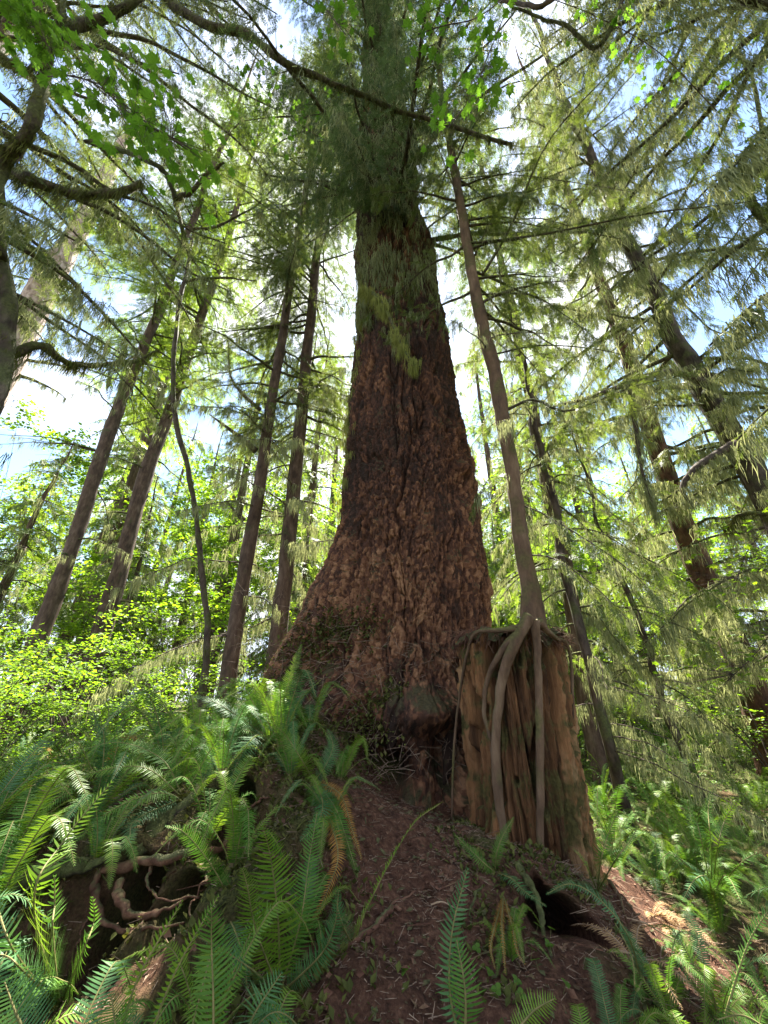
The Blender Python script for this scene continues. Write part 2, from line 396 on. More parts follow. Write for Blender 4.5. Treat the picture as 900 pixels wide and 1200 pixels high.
def make_ground():
    def axis(lo, hi, n, fine):
        t = np.linspace(-1, 1, n); k = 5.2
        s = np.sinh(k * t) / math.sinh(k)
        return s
    n = 520
    t = np.linspace(-1, 1, n); s = np.sinh(6.2 * t) / math.sinh(6.2)
    xs = s * 170 - .1; ys = s * 170 + 2.6
    X, Y = np.meshgrid(xs, ys); Z = ground_h(X, Y)
    for c, ra, dep, dn in BURROWS:   # hollows that run back under the bank
        w_ = np.exp(-(((X - c[0]) / ra) ** 2 + ((Y - c[1]) / (ra * .9)) ** 2) ** 2.5)
        X = X + w_ * dep * .15; Y = Y + w_ * dep; Z = Z - w_ * dn
    mb = MB()
    i = np.arange(n - 1)[:, None] * n; j = np.arange(n - 1)[None]
    Q = np.stack([i + j, i + j + 1, i + n + j + 1, i + n + j], -1).reshape(-1, 4)
    mb.add(np.stack([X, Y, Z], -1), [Q])
    m, nt, N, L = nodes_of('forest soil')
    out = N.new('ShaderNodeOutputMaterial'); b = N.new('ShaderNodeBsdfPrincipled'); b.inputs['Roughness'].default_value = .95; b.inputs['Specular IOR Level'].default_value = .15
    tc = N.new('ShaderNodeTexCoord')
    n1 = N.new('ShaderNodeTexNoise'); n1.inputs['Scale'].default_value = 26; n1.inputs['Detail'].default_value = 10; n1.inputs['Roughness'].default_value = .75
    n2 = N.new('ShaderNodeTexNoise'); n2.inputs['Scale'].default_value = 2.2; n2.inputs['Detail'].default_value = 6
    n3 = N.new('ShaderNodeTexNoise'); n3.inputs['Scale'].default_value = 90; n3.inputs['Detail'].default_value = 4
    for q in (n1, n2, n3): L.new(tc.outputs['Object'], q.inputs['Vector'])
    dirt = ramp(N, [(.32, (.035, .02, .014)), (.5, (.115, .055, .034)), (.64, (.20, .105, .065)), (.75, (.31, .19, .12))]); L.new(n1.outputs['Fac'], dirt.inputs[0])
    moss = ramp(N, [(.35, (.035, .04, .014)), (.6, (.10, .105, .03)), (.75, (.15, .14, .05))]); L.new(n3.outputs['Fac'], moss.inputs[0])
    at = N.new('ShaderNodeAttribute'); at.attribute_name = 'mossy'
    ad = N.new('ShaderNodeMath'); ad.operation = 'ADD'; L.new(at.outputs['Fac'], ad.inputs[0]); L.new(n2.outputs['Fac'], ad.inputs[1])
    mr = ramp(N, [(.72, (0, 0, 0)), (.95, (1, 1, 1))]); L.new(ad.outputs[0], mr.inputs[0])
    mix = N.new('ShaderNodeMix'); mix.data_type = 'RGBA'
    L.new(mr.outputs[0], mix.inputs[0]); L.new(dirt.outputs[0], mix.inputs[6]); L.new(moss.outputs[0], mix.inputs[7]); L.new(mix.outputs[2], b.inputs['Base Color'])
    bp = N.new('ShaderNodeBump'); bp.inputs['Strength'].default_value = 1; bp.inputs['Distance'].default_value = .05
    L.new(n1.outputs['Fac'], bp.inputs['Height']); L.new(bp.outputs[0], b.inputs['Normal'])
    L.new(b.outputs[0], out.inputs[0])
    Xf, Yf = X.ravel(), Y.ravel()
    path = np.exp(-((Xf - .08 - .03 * Yf) / .34) ** 2) * smooth(4.6, 4.0, Yf)
    burl = np.exp(-((Xf - .7) / .35) ** 2) * smooth(3.4, 2.8, Yf) * .3
    rightdirt = np.exp(-(((Xf - 1.5) / .6) ** 2 + ((Yf - 3) / .9) ** 2)) * .7
    mossy = .38 - .7 * np.maximum(np.maximum(path, burl), rightdirt) + .1 * smooth(5, 9, np.hypot(Xf, Yf))
    o = mb.build('ground', m, attr={'mossy': mossy})
    tag(o, 'red brown forest soil with moss and needle litter', None, None, 'structure')
make_ground()

# ------------------------------------------------------------------ giant spruce
TRUNK_Y = 5.2
_rows = [(800, None, 580), (750, None, 580), (700, None, 580), (650, 390, 573), (600, 397, 567), (540, 400, 558), (460, 411, 541), (400, 417, 530), (330, 416, 519), (290, 415, 508), (250, 415, 498), (200, 416, 490), (150, 420, 483), (110, 425, 476)]
_tz, _tc, _tr = [0.2], [.38], [1.17]
for py, l, r_ in _rows:
    z = P(450, py, TRUNK_Y)[2]; xr = P(r_, py, TRUNK_Y)[0]
    xl = P(l, py, TRUNK_Y)[0] if l else .38 - (xr - .38)
    _tz.append(z); _tc.append((xl + xr) / 2); _tr.append((xr - xl) / 2)
_tz += [24, 34, 46]; _tc += [-.25, -.4, -.5]; _tr += [.52, .34, .03]
_tz, _tc, _tr = map(np.array, (_tz, _tc, _tr))
_tr = np.where(_tz < 20, _tr * .93 - .035, _tr); _tc = np.where(_tz < 20, _tc - .04, _tc)

def giant_surface(phi, z):
    """radius of the trunk without bark relief"""
    r = np.interp(z, _tz, _tr)
    def lobe(p0, w, amp):
        d = np.angle(np.exp(1j * (phi - p0)))
        return amp * np.exp(-(d / w) ** 2)
    low = lambda top, p=1.6: np.clip((top - z) / top, 0, 1) ** p
    r = r + lobe(PI - .15, .6, 1.0) * np.interp(z, [.3, 1.0, 1.64, 2.14, 2.69, 3.1, 3.5, 4.0], [1.95, 1.45, 1.04, .70, .38, .12, .0, 0])
    r = r + lobe(-2.45, .34, 1.0) * low(2.7, 1.6)
    r = r + lobe(-1.72, .22, .55) * low(2.0, 1.5)
    r = r + lobe(-1.15, .26, .35) * low(2.4, 1.4)
    r = r + lobe(-.35, .5, .5) * low(2.2, 1.4)
    r = r + lobe(1.4, .8, .7) * low(2.4, 1.4)
    return r

def giant_bumps(x, y, z):
    """burl, hollow and knots (pushes along the radius)"""
    b = 0
    for px, py, D, amp, sx, sz in ((500, 835, 4.0, .62, .27, .20), (440, 905, 4.0, -.75, .26, .17), (527, 895, 4.0, -.6, .13, .22), (455, 800, 4.0, -.16, .10, .16), (372, 770, 4.2, -.22, .2, .1), (350, 800, 4.1, .16, .2, .1), (420, 800, 4.0, .12, .2, .2), (546, 548, 4.5, .16, .12, .10), (395, 745, 4.1, .14, .3, .1), (400, 800, 3.9, -.14, .2, .12)):
        c = P(px, py, D)
        b = b + amp * np.exp(-(((x - c[0]) ** 2 + (y - c[1]) ** 2 * .5) / sx ** 2 + (z - c[2]) ** 2 / sz ** 2))
    return b

def make_giant():
    front = np.linspace(-PI - .35, .35, 680)[:-1]; back = np.linspace(.35, PI - .35, 70)[:-1]
    phi = np.concatenate([front, back])
    zs = np.concatenate([np.arange(.3, 5, .0085), np.arange(5, 9, .022), np.arange(9, 18, .06), np.linspace(18, 46, 30)])
    PH, Z = np.meshgrid(phi, zs); n, K = len(phi), len(zs)
    cx = np.interp(Z, _tz, _tc); r = giant_surface(PH, Z)
    x0, y0 = cx + r * np.cos(PH), TRUNK_Y + r * np.sin(PH)
    r = r + giant_bumps(x0, y0, Z)
    U = PH * 1.08
    wob = .05 * fbm(U * 3, Z * 2, None, 3, 41)
    up = smooth(3, 8, Z)
    wx = .012 * fbm(U * 12, Z * 8, None, 3, 43); wz = .03 * fbm(U * 10 + 9, Z * 6, None, 3, 44)
    f1, f2, cid = voronoi((U + wob * .6 + wx) / .052, (Z + wob + wz) / .115, 3)
    q1, q2, qid = voronoi((U + wob + wx * 1.5) / .10, (Z + wob * 2 + wz) / .27, 13)
    big = smooth(-.15, .25, fbm(U * .9 + 2, Z * .6, None, 3, 14)); f1 = f1 + (q1 - f1) * big; f2 = f2 + (q2 - f2) * big; cid = np.where(big > .5, qid, cid)
    g1, g2, cid2 = voronoi((U + wx * .6) / .024, (Z + wz * .6) / .042, 8)
    e1 = smooth(.0, .16, f2 - f1 + .06 * vnoise(U * 40, Z * 30, None, 2)); e2 = smooth(.0, .2, g2 - g1)
    fiss = np.abs(fbm((U + wob + wx) * 4.6, Z * .75, None, 3, 51)); fiss = smooth(.0, .15, fiss)
    fis2 = smooth(.0, .16, np.abs(fbm((U + wob + wx) * 1.9 + 7, Z * .3, None, 3, 57)))
    lump = fbm(U * 1.3, Z * 1.0, None, 3, 61); patch = .45 + .75 * smooth(-.4, .5, fbm(U * 1.1 + 4, Z * .9, None, 3, 66))
    r = r + .05 * lump + .035 * fbm(U * 3, Z * .4, None, 3, 52)
    r = r - .07 * (1 - fiss) * (.6 + .4 * up) - .12 * (1 - fis2) * (.5 + .5 * up)
    low = smooth(1.9, 1.2, Z); r = r + low * (.12 * fbm(U * 3.4, Z * 2.6, None, 4, 81) - .09 * np.abs(fbm(U * 3 + Z * 1.5, Z * 1.2, None, 3, 82)))
    r = r + patch * (e1 * (.006 + .028 * cid ** 2) + f1 * (cid2 - .3) * .014 + .010 * e2 * (.2 + cid2)) + .010 * fbm(U * 26, Z * 14, None, 4, 71, .65)
    # the broken ledge above which the stem is thinner
    V = np.stack([cx + r * np.cos(PH), TRUNK_Y + r * np.sin(PH), Z], -1)
    i = np.arange(K - 1)[:, None] * n; j = np.arange(n)[None]; j2 = (j + 1) % n
    Q = np.stack([i + j, i + j2, i + n + j2, i + n + j], -1).reshape(-1, 4)
    mb = MB(); mb.add(V, [Q])
    root = thing('giant_spruce', 'huge reddish spruce trunk with scaly bark, flared base and a swollen burl', 'tree', (0, 0, 0))
    plate_and_shade = np.clip(.5 * cid + .5 * cid2, 0, 1) * .7 + .06 + .2 * smooth(4.2, 2.4, Z) + .2 * (patch - .8) + .16 * fbm(U * .7 + 3, Z * .45, None, 3, 69) + .05 * fbm(U * .9, Z * .5, None, 2, 67) - .12 * smooth(4.2, 7.5, Z) - .22 * np.exp(-(np.angle(np.exp(1j * (PH - PI))) / .8) ** 2) * smooth(2.9, 2.0, Z + .3 * fbm(U * 2, Z * 2, None, 2, 70)) - .15 * smooth(1.75, 1.1, Z + .25 * fbm(U * 2, Z * 2, None, 2, 68))  # plate tones, with the weaker light higher up put into the colour
    mb.build('trunk', M['bark_giant'], root, attr={'plate_and_shade': plate_and_shade.ravel()})
    return root
giant = make_giant()

def hit_giant(px, py, off=0.0):
    d = ray(px, py); ts = np.linspace(2.5, 9, 1500) / max(d[1], .3)
    Q = np.array([0, 0, CAMZ]) + d[None] * ts[:, None]
    cx = np.interp(Q[:, 2], _tz, _tc); ph = np.arctan2(Q[:, 1] - TRUNK_Y, Q[:, 0] - cx)
    ins = np.hypot(Q[:, 0] - cx, Q[:, 1] - TRUNK_Y) < giant_surface(ph, Q[:, 2]) + off
    k = int(np.argmax(ins)) if ins.any() else int(np.argmin(np.abs(Q[:, 1] - 4.4)))
    return Q[k]

# ------------------------------------------------------------------ foliage engine
def dress(limb, r0, tw, fo, li, gap=.16, sub=.7, spray=.26, sgap=.1, start=.15, dr=.35, lich=.25, lsize=.22, tpl=SPRAY, keep=1.0, thick=1.0, R=None):
    """twigs, needle sprays and beard lichen along one limb polyline"""
    R = R or rng
    limb = np.asarray(limb, float)
    seg = np.linalg.norm(np.diff(limb, axis=0), axis=1); Ls = np.concatenate([[0], np.cumsum(seg)]); Lt = Ls[-1]
    s = np.arange(start * Lt, Lt, gap); s = s + R.uniform(-.3, .3, len(s)) * gap; s = np.clip(s, 0, Lt * .995)
    if not len(s): return
    pos = np.stack([np.interp(s, Ls, limb[:, k]) for k in range(3)], -1)
    p2 = np.stack([np.interp(np.minimum(s + .05 * Lt, Lt), Ls, limb[:, k]) for k in range(3)], -1)
    T = nrm(p2 - np.stack([np.interp(np.minimum(s, Lt * .94), Ls, limb[:, k]) for k in range(3)], -1))
    S = nrm(np.cross(T, np.array([0, 0, 1.0])))
    SP_, SX, SU, SS = [], [], [], []
    t0, t1, tr0, tr1 = [], [], [], []
    lp, ls_ = [], []
    for sd in (-1, 1):
        f = s / Lt
        L = sub * (1.08 - f) ** .7 * R.uniform(.55, 1.15, len(s)) * np.minimum(1, .45 + f * 2)
        a = R.uniform(.75, 1.15, len(s))[:, None]
        d0 = nrm(np.cos(a) * T + np.sin(a) * S * sd + np.array([0, 0, 1]) * R.normal(-.12, .18, (len(s), 1)))
        nseg = 3; prev = pos.copy(); d = d0.copy()
        ok = R.random(len(s)) < keep
        for k in range(nseg):
            d = nrm(d + np.array([0, 0, -1]) * dr * (k + .5) / nseg + R.normal(0, .1, d.shape))
            nx = prev + d * (L / nseg)[:, None]
            t0.append(prev); t1.append(nx)
            q0 = np.maximum(.0065 * (L / .7) * (1 - k / nseg), .0022) * thick; q1 = np.maximum(.0065 * (L / .7) * (1 - (k + 1) / nseg), .0016) * thick
            tr0.append(q0); tr1.append(q1)
            m = max(1, int(round(sub / nseg / sgap)))
            for q in range(m):
                u = (q + R.random(len(s))) / m
                pp = prev + (nx - prev) * u[:, None]
                side = nrm(np.cross(d, np.array([0, 0, 1.0]))) * np.where(R.random(len(s)) < .5, 1, -1)[:, None]
                xx = nrm(d * R.uniform(.5, 1, (len(s), 1)) + side * R.uniform(.2, .9, (len(s), 1)) + np.array([0, 0, -.25]) + R.normal(0, .12, d.shape))
                kk = ok & (L > q * 0)
                SP_.append(pp[kk]); SX.append(xx[kk]); SU.append(nrm(np.array([0, 0, 1.0]) + R.normal(0, .3, pp.shape))[kk]); SS.append((spray * R.uniform(.6, 1.2, len(s)) * np.minimum(1, .5 + L / sub * .6))[kk])
                lk = R.random(len(s)) < lich / m
                lp.append(pp[lk]); ls_.append((lsize * R.uniform(.4, 1.5, len(s)))[lk])
            if k == nseg - 1:
                SP_.append(nx[ok]); SX.append(d[ok]); SU.append(np.tile([0, 0, 1.0], (ok.sum(), 1))); SS.append((spray * 1.1 * np.ones(len(s)))[ok])
            prev = nx
    lp.append(pos[R.random(len(s)) < lich]); ls_.append(lsize * R.uniform(.6, 1.7, len(lp[-1])))
    if tw is not None: segs(tw, np.concatenate(t0), np.concatenate(t1), np.concatenate(tr0), np.concatenate(tr1))
    if fo is not None:
        a, b, c, d_ = map(np.concatenate, (SP_, SX, SU, SS))
        pick = R.integers(0, len(tpl), len(a))
        for k in range(len(tpl)): place(fo, tpl[k], a[pick == k], b[pick == k], c[pick == k], d_[pick == k])
    if li is not None and lich > 0:
        a, d_ = np.concatenate(lp), np.concatenate(ls_)
        az = R.uniform(0, 2 * PI, len(a)); xx = np.stack([np.cos(az), np.sin(az), 0 * az], -1)
        pick = R.integers(0, len(LICH), len(a))
        for k in range(len(LICH)): place(li, LICH[k], a[pick == k], xx[pick == k], np.array([0, 0, 1.0]), d_[pick == k])

def limb_line(z0, az, L, rise, droop, base=(0, 0), r_tr=.1, n=8, R=None, wig=.05):
    R = R or rng
    t = np.linspace(0, 1, n)
    rr = r_tr * .5 + L * t
    lat = np.cumsum(R.normal(0, wig, n)) * L * .25; lat -= lat[0]
    zz = z0 + L * (rise * t - droop * t * t) + np.concatenate([[0], R.normal(0, .012 * L, n - 1)])
    return np.stack([base[0] + rr * math.cos(az) - lat * math.sin(az), base[1] + rr * math.sin(az) + lat * math.cos(az), zz], -1)

def trunk_line(H, n=24, lean=(0, 0), wig=.02, R=None):
    R = R or rng
    z = np.linspace(-.3, H, n); t = np.clip(z / H, 0, 1)
    w = np.cumsum(R.normal(0, wig, (n, 2)), axis=0); w -= w[0]
    return np.stack([lean[0] * t + w[:, 0], lean[1] * t + w[:, 1], z], -1)

def conifer(name, label, loc, H, r0, nb, z_from, Lmax, seed, group=None, bark='bark', needle='needle', gap=.2, sub=.7, spray=.3, sgap=.12, dr=.35, lich=.25, lsize=.25, rise=.05, droop=.3, dead=10, lean=(0, 0), explicit=(), az_pref=None, branch_parts=True, tpl=SPRAY, keep=1.0, cat='tree', wig=.02, thick=1, tn=12, z_to=None, flare=.5, rmin=.012, trunk_pts=None, trunk_rad=None):
    R = np.random.default_rng(seed)
    root = thing(name, label, cat, loc, 0, group); L0 = np.asarray(loc, float)
    if trunk_pts is None:
        tp = trunk_line(H, 30, lean, wig, R); t = np.clip(tp[:, 2] / H, 0, 1)
        tr = r0 * ((1 - t) ** .8 * .93 + .07) * (1 + flare * np.exp(-np.maximum(tp[:, 2], 0) / (r0 * 2.5)))
        tp2 = spline(np.concatenate([tp, tr[:, None]], 1), 90); tp, tr = tp2[:, :3], np.maximum(tp2[:, 3], .01)
    else:
        tp, tr = trunk_pts - L0, trunk_rad
    mb = MB(); tube(mb, tp, tr, tn, 0, .16 if r0 > .08 else .08, True, seed); mb.build('trunk', M[bark], root)
    fo, li, wood = MB(), MB(), MB()
    at = lambda z: (np.interp(z, tp[:, 2], tp[:, 0]), np.interp(z, tp[:, 2], tp[:, 1]), np.interp(z, tp[:, 2], tr))
    limbs = []
    ztop = z_to or H * .97
    for k in range(nb):
        f = (k + R.random()) / nb; z = z_from + (ztop - z_from) * f ** 1.05
        az = R.uniform(0, 2 * PI) if az_pref is None else az_pref[k % len(az_pref)] + R.normal(0, .45)
        hf = (z - z_from) / max(H - z_from, .1)
        L = Lmax * (1 - hf) ** .75 * R.uniform(.55, 1.1) * min(1, .55 + hf * 2.5) + .12
        bx, by, br = at(z)
        limbs.append((limb_line(z, az, L, rise + R.normal(0, .1), droop * R.uniform(.6, 1.4), (bx, by), br, 8, R), max(min(br * .3, .012 + L * .011), rmin * .6), keep))
    for k in range(dead):
        z = z_from * R.uniform(.25, 1.1) + .3; az = R.uniform(0, 2 * PI); bx, by, br = at(z)
        L = Lmax * R.uniform(.25, .7)
        limbs.append((limb_line(z, az, L, R.uniform(-.2, .15), R.uniform(.1, .5), (bx, by), br, 7, R, .1), max(br * .14, rmin * .5), .0))
    for pts, rr, kp in explicit:
        limbs.append((np.asarray(pts) - L0, rr, kp))
    for k, (pl, rr, kp) in enumerate(limbs):
        w = MB() if branch_parts and k < 98 else wood
        pl = spline(pl, 16)
        tube(w, pl, np.linspace(rr, max(rr * .18, .003), 16), 6, 0, .2, True, seed + k)
        dress(pl, rr, w, fo if kp > 0 else None, li, gap, sub * (1 if kp > 0 else .6), spray, sgap, .12, dr, lich * (1 if kp > 0 else 1.6), lsize, tpl, max(kp, .01), thick, R)
        if w is not wood: w.build('branch', M['moss_limb'] if rr > .012 else M['twig'], root)
    if wood.n: tag(wood.build('limb_framework', M['twig'], root), kind='stuff')
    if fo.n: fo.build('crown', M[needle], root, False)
    if li.n: li.build('hanging_lichen', M['lichen'], root, False)
    return root

# ------------------------------------------------------------------ stump
SC = P(610, 880, 3.75); SCX, SCY = SC[0], SC[1]
ST_TOP = P(600, 745, 3.75)[2]
def stump_r(ph, z):
    h = np.clip((z - .2) / (ST_TOP - .2), 0, 1.2)
    r = .40 + .065 * h
    r = r + .03 * np.clip(1 - h / .35, 0, 1) ** 1.5
    d = np.angle(np.exp(1j * (ph + .5)));  r = r + .0 * d
    d = np.angle(np.exp(1j * (ph + 2.5)));  r = r + .12 * np.exp(-(d / .3) ** 2) * np.clip(1 - h / .6, 0, 1)
    return r

def make_stump():
    n = 420
    phi = np.concatenate([np.linspace(-PI - .3, .3, 360)[:-1], np.linspace(.3, PI - .3, 61)[:-1]]); n = len(phi)
    zs = np.linspace(.0, 1, 190)
    PH, T = np.meshgrid(phi, zs)
    top = ST_TOP + .05 * fbm(np.cos(phi) * 4, np.sin(phi) * 4, None, 4, 5) + .04 * np.sign(vnoise(phi * 5, phi * 0, None, 3)) * .6 - .05
    Z = .15 + (top[None] - .15) * T
    r = stump_r(PH, Z)
    wob = .10 * fbm(PH * 2, Z * 1.2, None, 2, 9)
    ridge = fbm((PH + wob) * 4.2, Z * .35, None, 4, 15, .55)
    slab, s2, sid = voronoi((PH + wob * .6) * 3.0, Z * .55, 4)
    r = r + .05 * ridge + .07 * (sid - .5) * smooth(0, .09, s2 - slab) - .06 * (1 - smooth(0, .09, s2 - slab)) + .022 * fbm((PH + wob) * 17, Z * 1.3, None, 4, 91, .65) + .02 * np.minimum(0, fbm(PH * 9, Z * 5, None, 3, 92))
    r = r - .13 * smooth(.22, .5, fbm(PH * 3.2, Z * 2.2, None, 3, 31)) + .014 * fbm(PH * 24, Z * 3.5, None, 3, 77) + .008 * fbm(PH * 30, Z * 22, None, 3, 78)
    V = np.stack([SCX + r * np.cos(PH), SCY + r * np.sin(PH), Z], -1)
    K = len(zs); i = np.arange(K - 1)[:, None] * n; j = np.arange(n)[None]; j2 = (j + 1) % n
    Q = np.stack([i + j, i + j2, i + n + j2, i + n + j], -1).reshape(-1, 4)
    mb = MB(); mb.add(V, [Q])
    root = thing('nurse_stump', 'rotten orange brown stump with young tree growing on top', 'stump', (0, 0, 0))
    tone = np.clip(.5 + .5 * (sid - .5) * 1.4 + .2 * ridge, 0, 1)
    o = mb.build('stump_wood', M['rotten'], root, attr={'tone': tone.ravel()})
    # ragged duff on top
    rings = 26; ph = np.linspace(0, 2 * PI, 97)[:-1]; q = np.linspace(0, 1, rings)
    PH2, Q2 = np.meshgrid(ph, q)
    rr = (stump_r(PH2, ST_TOP) + .05 * fbm(PH2 * 5, Q2 * 3, None, 3, 2)) * Q2 * 1.02
    X, Y = SCX + rr * np.cos(PH2), SCY + rr * np.sin(PH2)
    Zt = ST_TOP + .01 + .07 * fbm(X * 6, Y * 6, None, 4, 8) - .08 * smooth(.8, 1, Q2) + .05 * (1 - Q2)
    mb = MB(); n2 = 96; i = np.arange(rings - 1)[:, None] * n2; j = np.arange(n2)[None]; j2 = (j + 1) % n2
    mb.add(np.stack([X, Y, Zt], -1), [np.stack([i + j, i + j2, i + n2 + j2, i + n2 + j], -1).reshape(-1, 4)])
    mb.build('stump_top', M['rim'], root)
    # hanging needles and root hairs over the rim
    hb = MB(); k = 420
    ph = rng.uniform(-PI, .5, k); rr = stump_r(ph, ST_TOP) + rng.uniform(-.08, .03, k)
    p0 = np.stack([SCX + rr * np.cos(ph), SCY + rr * np.sin(ph), ST_TOP + rng.uniform(-.08, .04, k)], -1)
    d = nrm(np.stack([np.cos(ph), np.sin(ph), -rng.uniform(.2, 2.0, k)], -1) + rng.normal(0, .4, (k, 3)))
    segs(hb, p0, p0 + d * rng.uniform(.04, .17, (k, 1)), .0035, .0015)
    hb.build('rim_litter', M['root'], root)
    return root
make_stump()

def hit_stump(px, py, off=0.0):
    d = ray(px, py); ts = np.linspace(2.4, 4.6, 900) / d[1]
    Q = np.array([0, 0, CAMZ]) + d[None] * ts[:, None]
    ph = np.arctan2(Q[:, 1] - SCY, Q[:, 0] - SCX)
    ins = np.hypot(Q[:, 0] - SCX, Q[:, 1] - SCY) < stump_r(ph, Q[:, 2]) + off
    k = int(np.argmax(ins)) if ins.any() else int(np.argmin(np.hypot(Q[:, 0] - SCX, Q[:, 1] - SCY)))
    return Q[k]

# ------------------------------------------------------------------ young hemlock on the stump, roots run down over it
HY = 3.62
def px_line(rows): return np.array([P(a, b, c) for a, b, c in rows])
tl = [(628, 768), (626, 742), (622, 700), (613, 650), (605, 600), (598, 545), (590, 500), (580, 440), (570, 400), (559, 350), (550, 300), (541, 250), (531, 190), (524, 150), (517, 100), (511, 60)]
tw_ = [30, 40, 33, 27, 25, 24, 23, 22, 21, 19, 17, 15, 13, 11, 9, 8]
tp = np.array([P(a, b, HY) for a, b in tl]); trd = np.array([w * .35 / F * HY / ray(a, b)[1] for (a, b), w in zip(tl, tw_)])
tp = np.concatenate([tp, tp[-1:] + np.array([[-.05, 0, 3.0]])]); trd = np.append(trd, .02)
cc = spline(np.concatenate([tp, trd[:, None]], 1), 110)
cc[:, :2] += .012 * np.stack([fbm(cc[:, 2] * 1.4, cc[:, 2] * 0, None, 3, 1), fbm(cc[:, 2] * 1.4, cc[:, 2] * 0 + 5, None, 3, 2)], -1)
expl = [  # (pixel, pixel, distance) control rows, radius, needle density
    ([(566, 322, 3.6), (600, 262, 3.4), (640, 170, 2.9), (700, 100, 2.4), (760, 45, 1.9)], .022, .5),
    ([(556, 300, 3.6), (585, 240, 3.8), (620, 200, 4.0), (690, 120, 3.9)], .014, .5),
    ([(590, 482, 3.6), (625, 468, 3.5), (660, 482, 3.4), (700, 470, 3.3), (745, 452, 3.2), (800, 440, 3.1)], .020, .6),
    ([(580, 415, 3.6), (630, 405, 3.5), (690, 408, 3.3), (750, 420, 3.1)], .013, .6),
    ([(562, 345, 3.6), (620, 345, 3.4), (660, 368, 3.2), (700, 398, 3.0)], .014, .6),
    ([(548, 285, 3.6), (600, 280, 3.4), (670, 268, 3.0), (760, 250, 2.7), (850, 240, 2.5), (930, 228, 2.3)], .022, .45),
    ([(538, 235, 3.6), (520, 190, 3.3), (505, 150, 3.0), (480, 90, 2.5)], .012, .5),
    ([(530, 190, 3.6), (560, 130, 3.2), (600, 70, 2.7)], .012, .5),
    ([(533, 210, 3.6), (600, 205, 3.4), (680, 215, 3.0), (740, 225, 2.8)], .010, .6),
    ([(604, 590, 3.6), (632, 600, 3.5), (680, 628, 3.3), (730, 662, 3.1), (770, 700, 3.0)], .010, .5),
    ([(612, 650, 3.6), (650, 655, 3.5), (700, 690, 3.3), (748, 740, 3.2)], .009, .6),
    ([(600, 560, 3.6), (575, 560, 3.5), (560, 585, 3.4)], .006, .3),
]
expl = [(px_line(a), b, c) for a, b, c in expl]
hem = conifer('young_hemlock', 'slender young hemlock rooted on top of the rotten stump', (tp[0][0], tp[0][1], tp[0][2]), 11, .12, 26, 4.2, 1.9, 31, bark='bark_warm', explicit=expl, trunk_pts=cc[:, :3], trunk_rad=cc[:, 3], dead=6, gap=.13, sub=.5, spray=.17, sgap=.085, lich=.4, lsize=.16, keep=.7, z_to=9.5, az_pref=[0, .6, -.5, 2.8, 1.2, -.2])
HL = np.array(hem.location)
def root_strand(rows, name='root'):
    pts = []
    for px, py, w, off in rows: pts.append(np.append(hit_stump(px, py, off), w))
    pts = np.array(pts)
    rad = pts[:, 3] * .5 / F * 1.5
    c = spline(np.concatenate([pts[:, :3], rad[:, None]], 1), 60)
    c[:, :3] += .008 * np.stack([fbm(c[:, 2] * 6, c[:, 2] * 0 + k, None, 2, k) for k in range(3)], -1)
    mb = MB(); tube(mb, c[:, :3] - HL, np.maximum(c[:, 3], .004), 10, 0, .18); mb.build(name, M['bark_warm'], hem)
root_strand([(622, 722, 34, .06), (606, 748, 28, .06), (593, 780, 24, .04), (585, 820, 22, .03), (580, 870, 20, .03), (582, 920, 22, .03), (588, 965, 18, .02), (596, 1005, 14, .02)])
root_strand([(626, 726, 30, .06), (629, 760, 18, .04), (631, 810, 17, .03), (632, 860, 17, .03), (632, 920, 16, .03), (633, 985, 15, .02), (640, 1010, 12, .01)])
root_strand([(612, 735, 22, .05), (590, 760, 16, .05), (572, 795, 12, .03), (567, 830, 10, .03), (573, 860, 9, .02), (577, 890, 6, .01)])
root_strand([(610, 735, 20, .04), (585, 738, 12, .05), (560, 740, 10, .04), (549, 757, 8, .03), (541, 800, 7, .02), (534, 850, 7, .02), (530, 905, 6, .02), (529, 960, 5, .02)])
root_strand([(632, 728, 26, .05), (650, 745, 12, .04), (664, 755, 9, .03), (670, 790, 8, .02), (672, 850, 6, .0)])

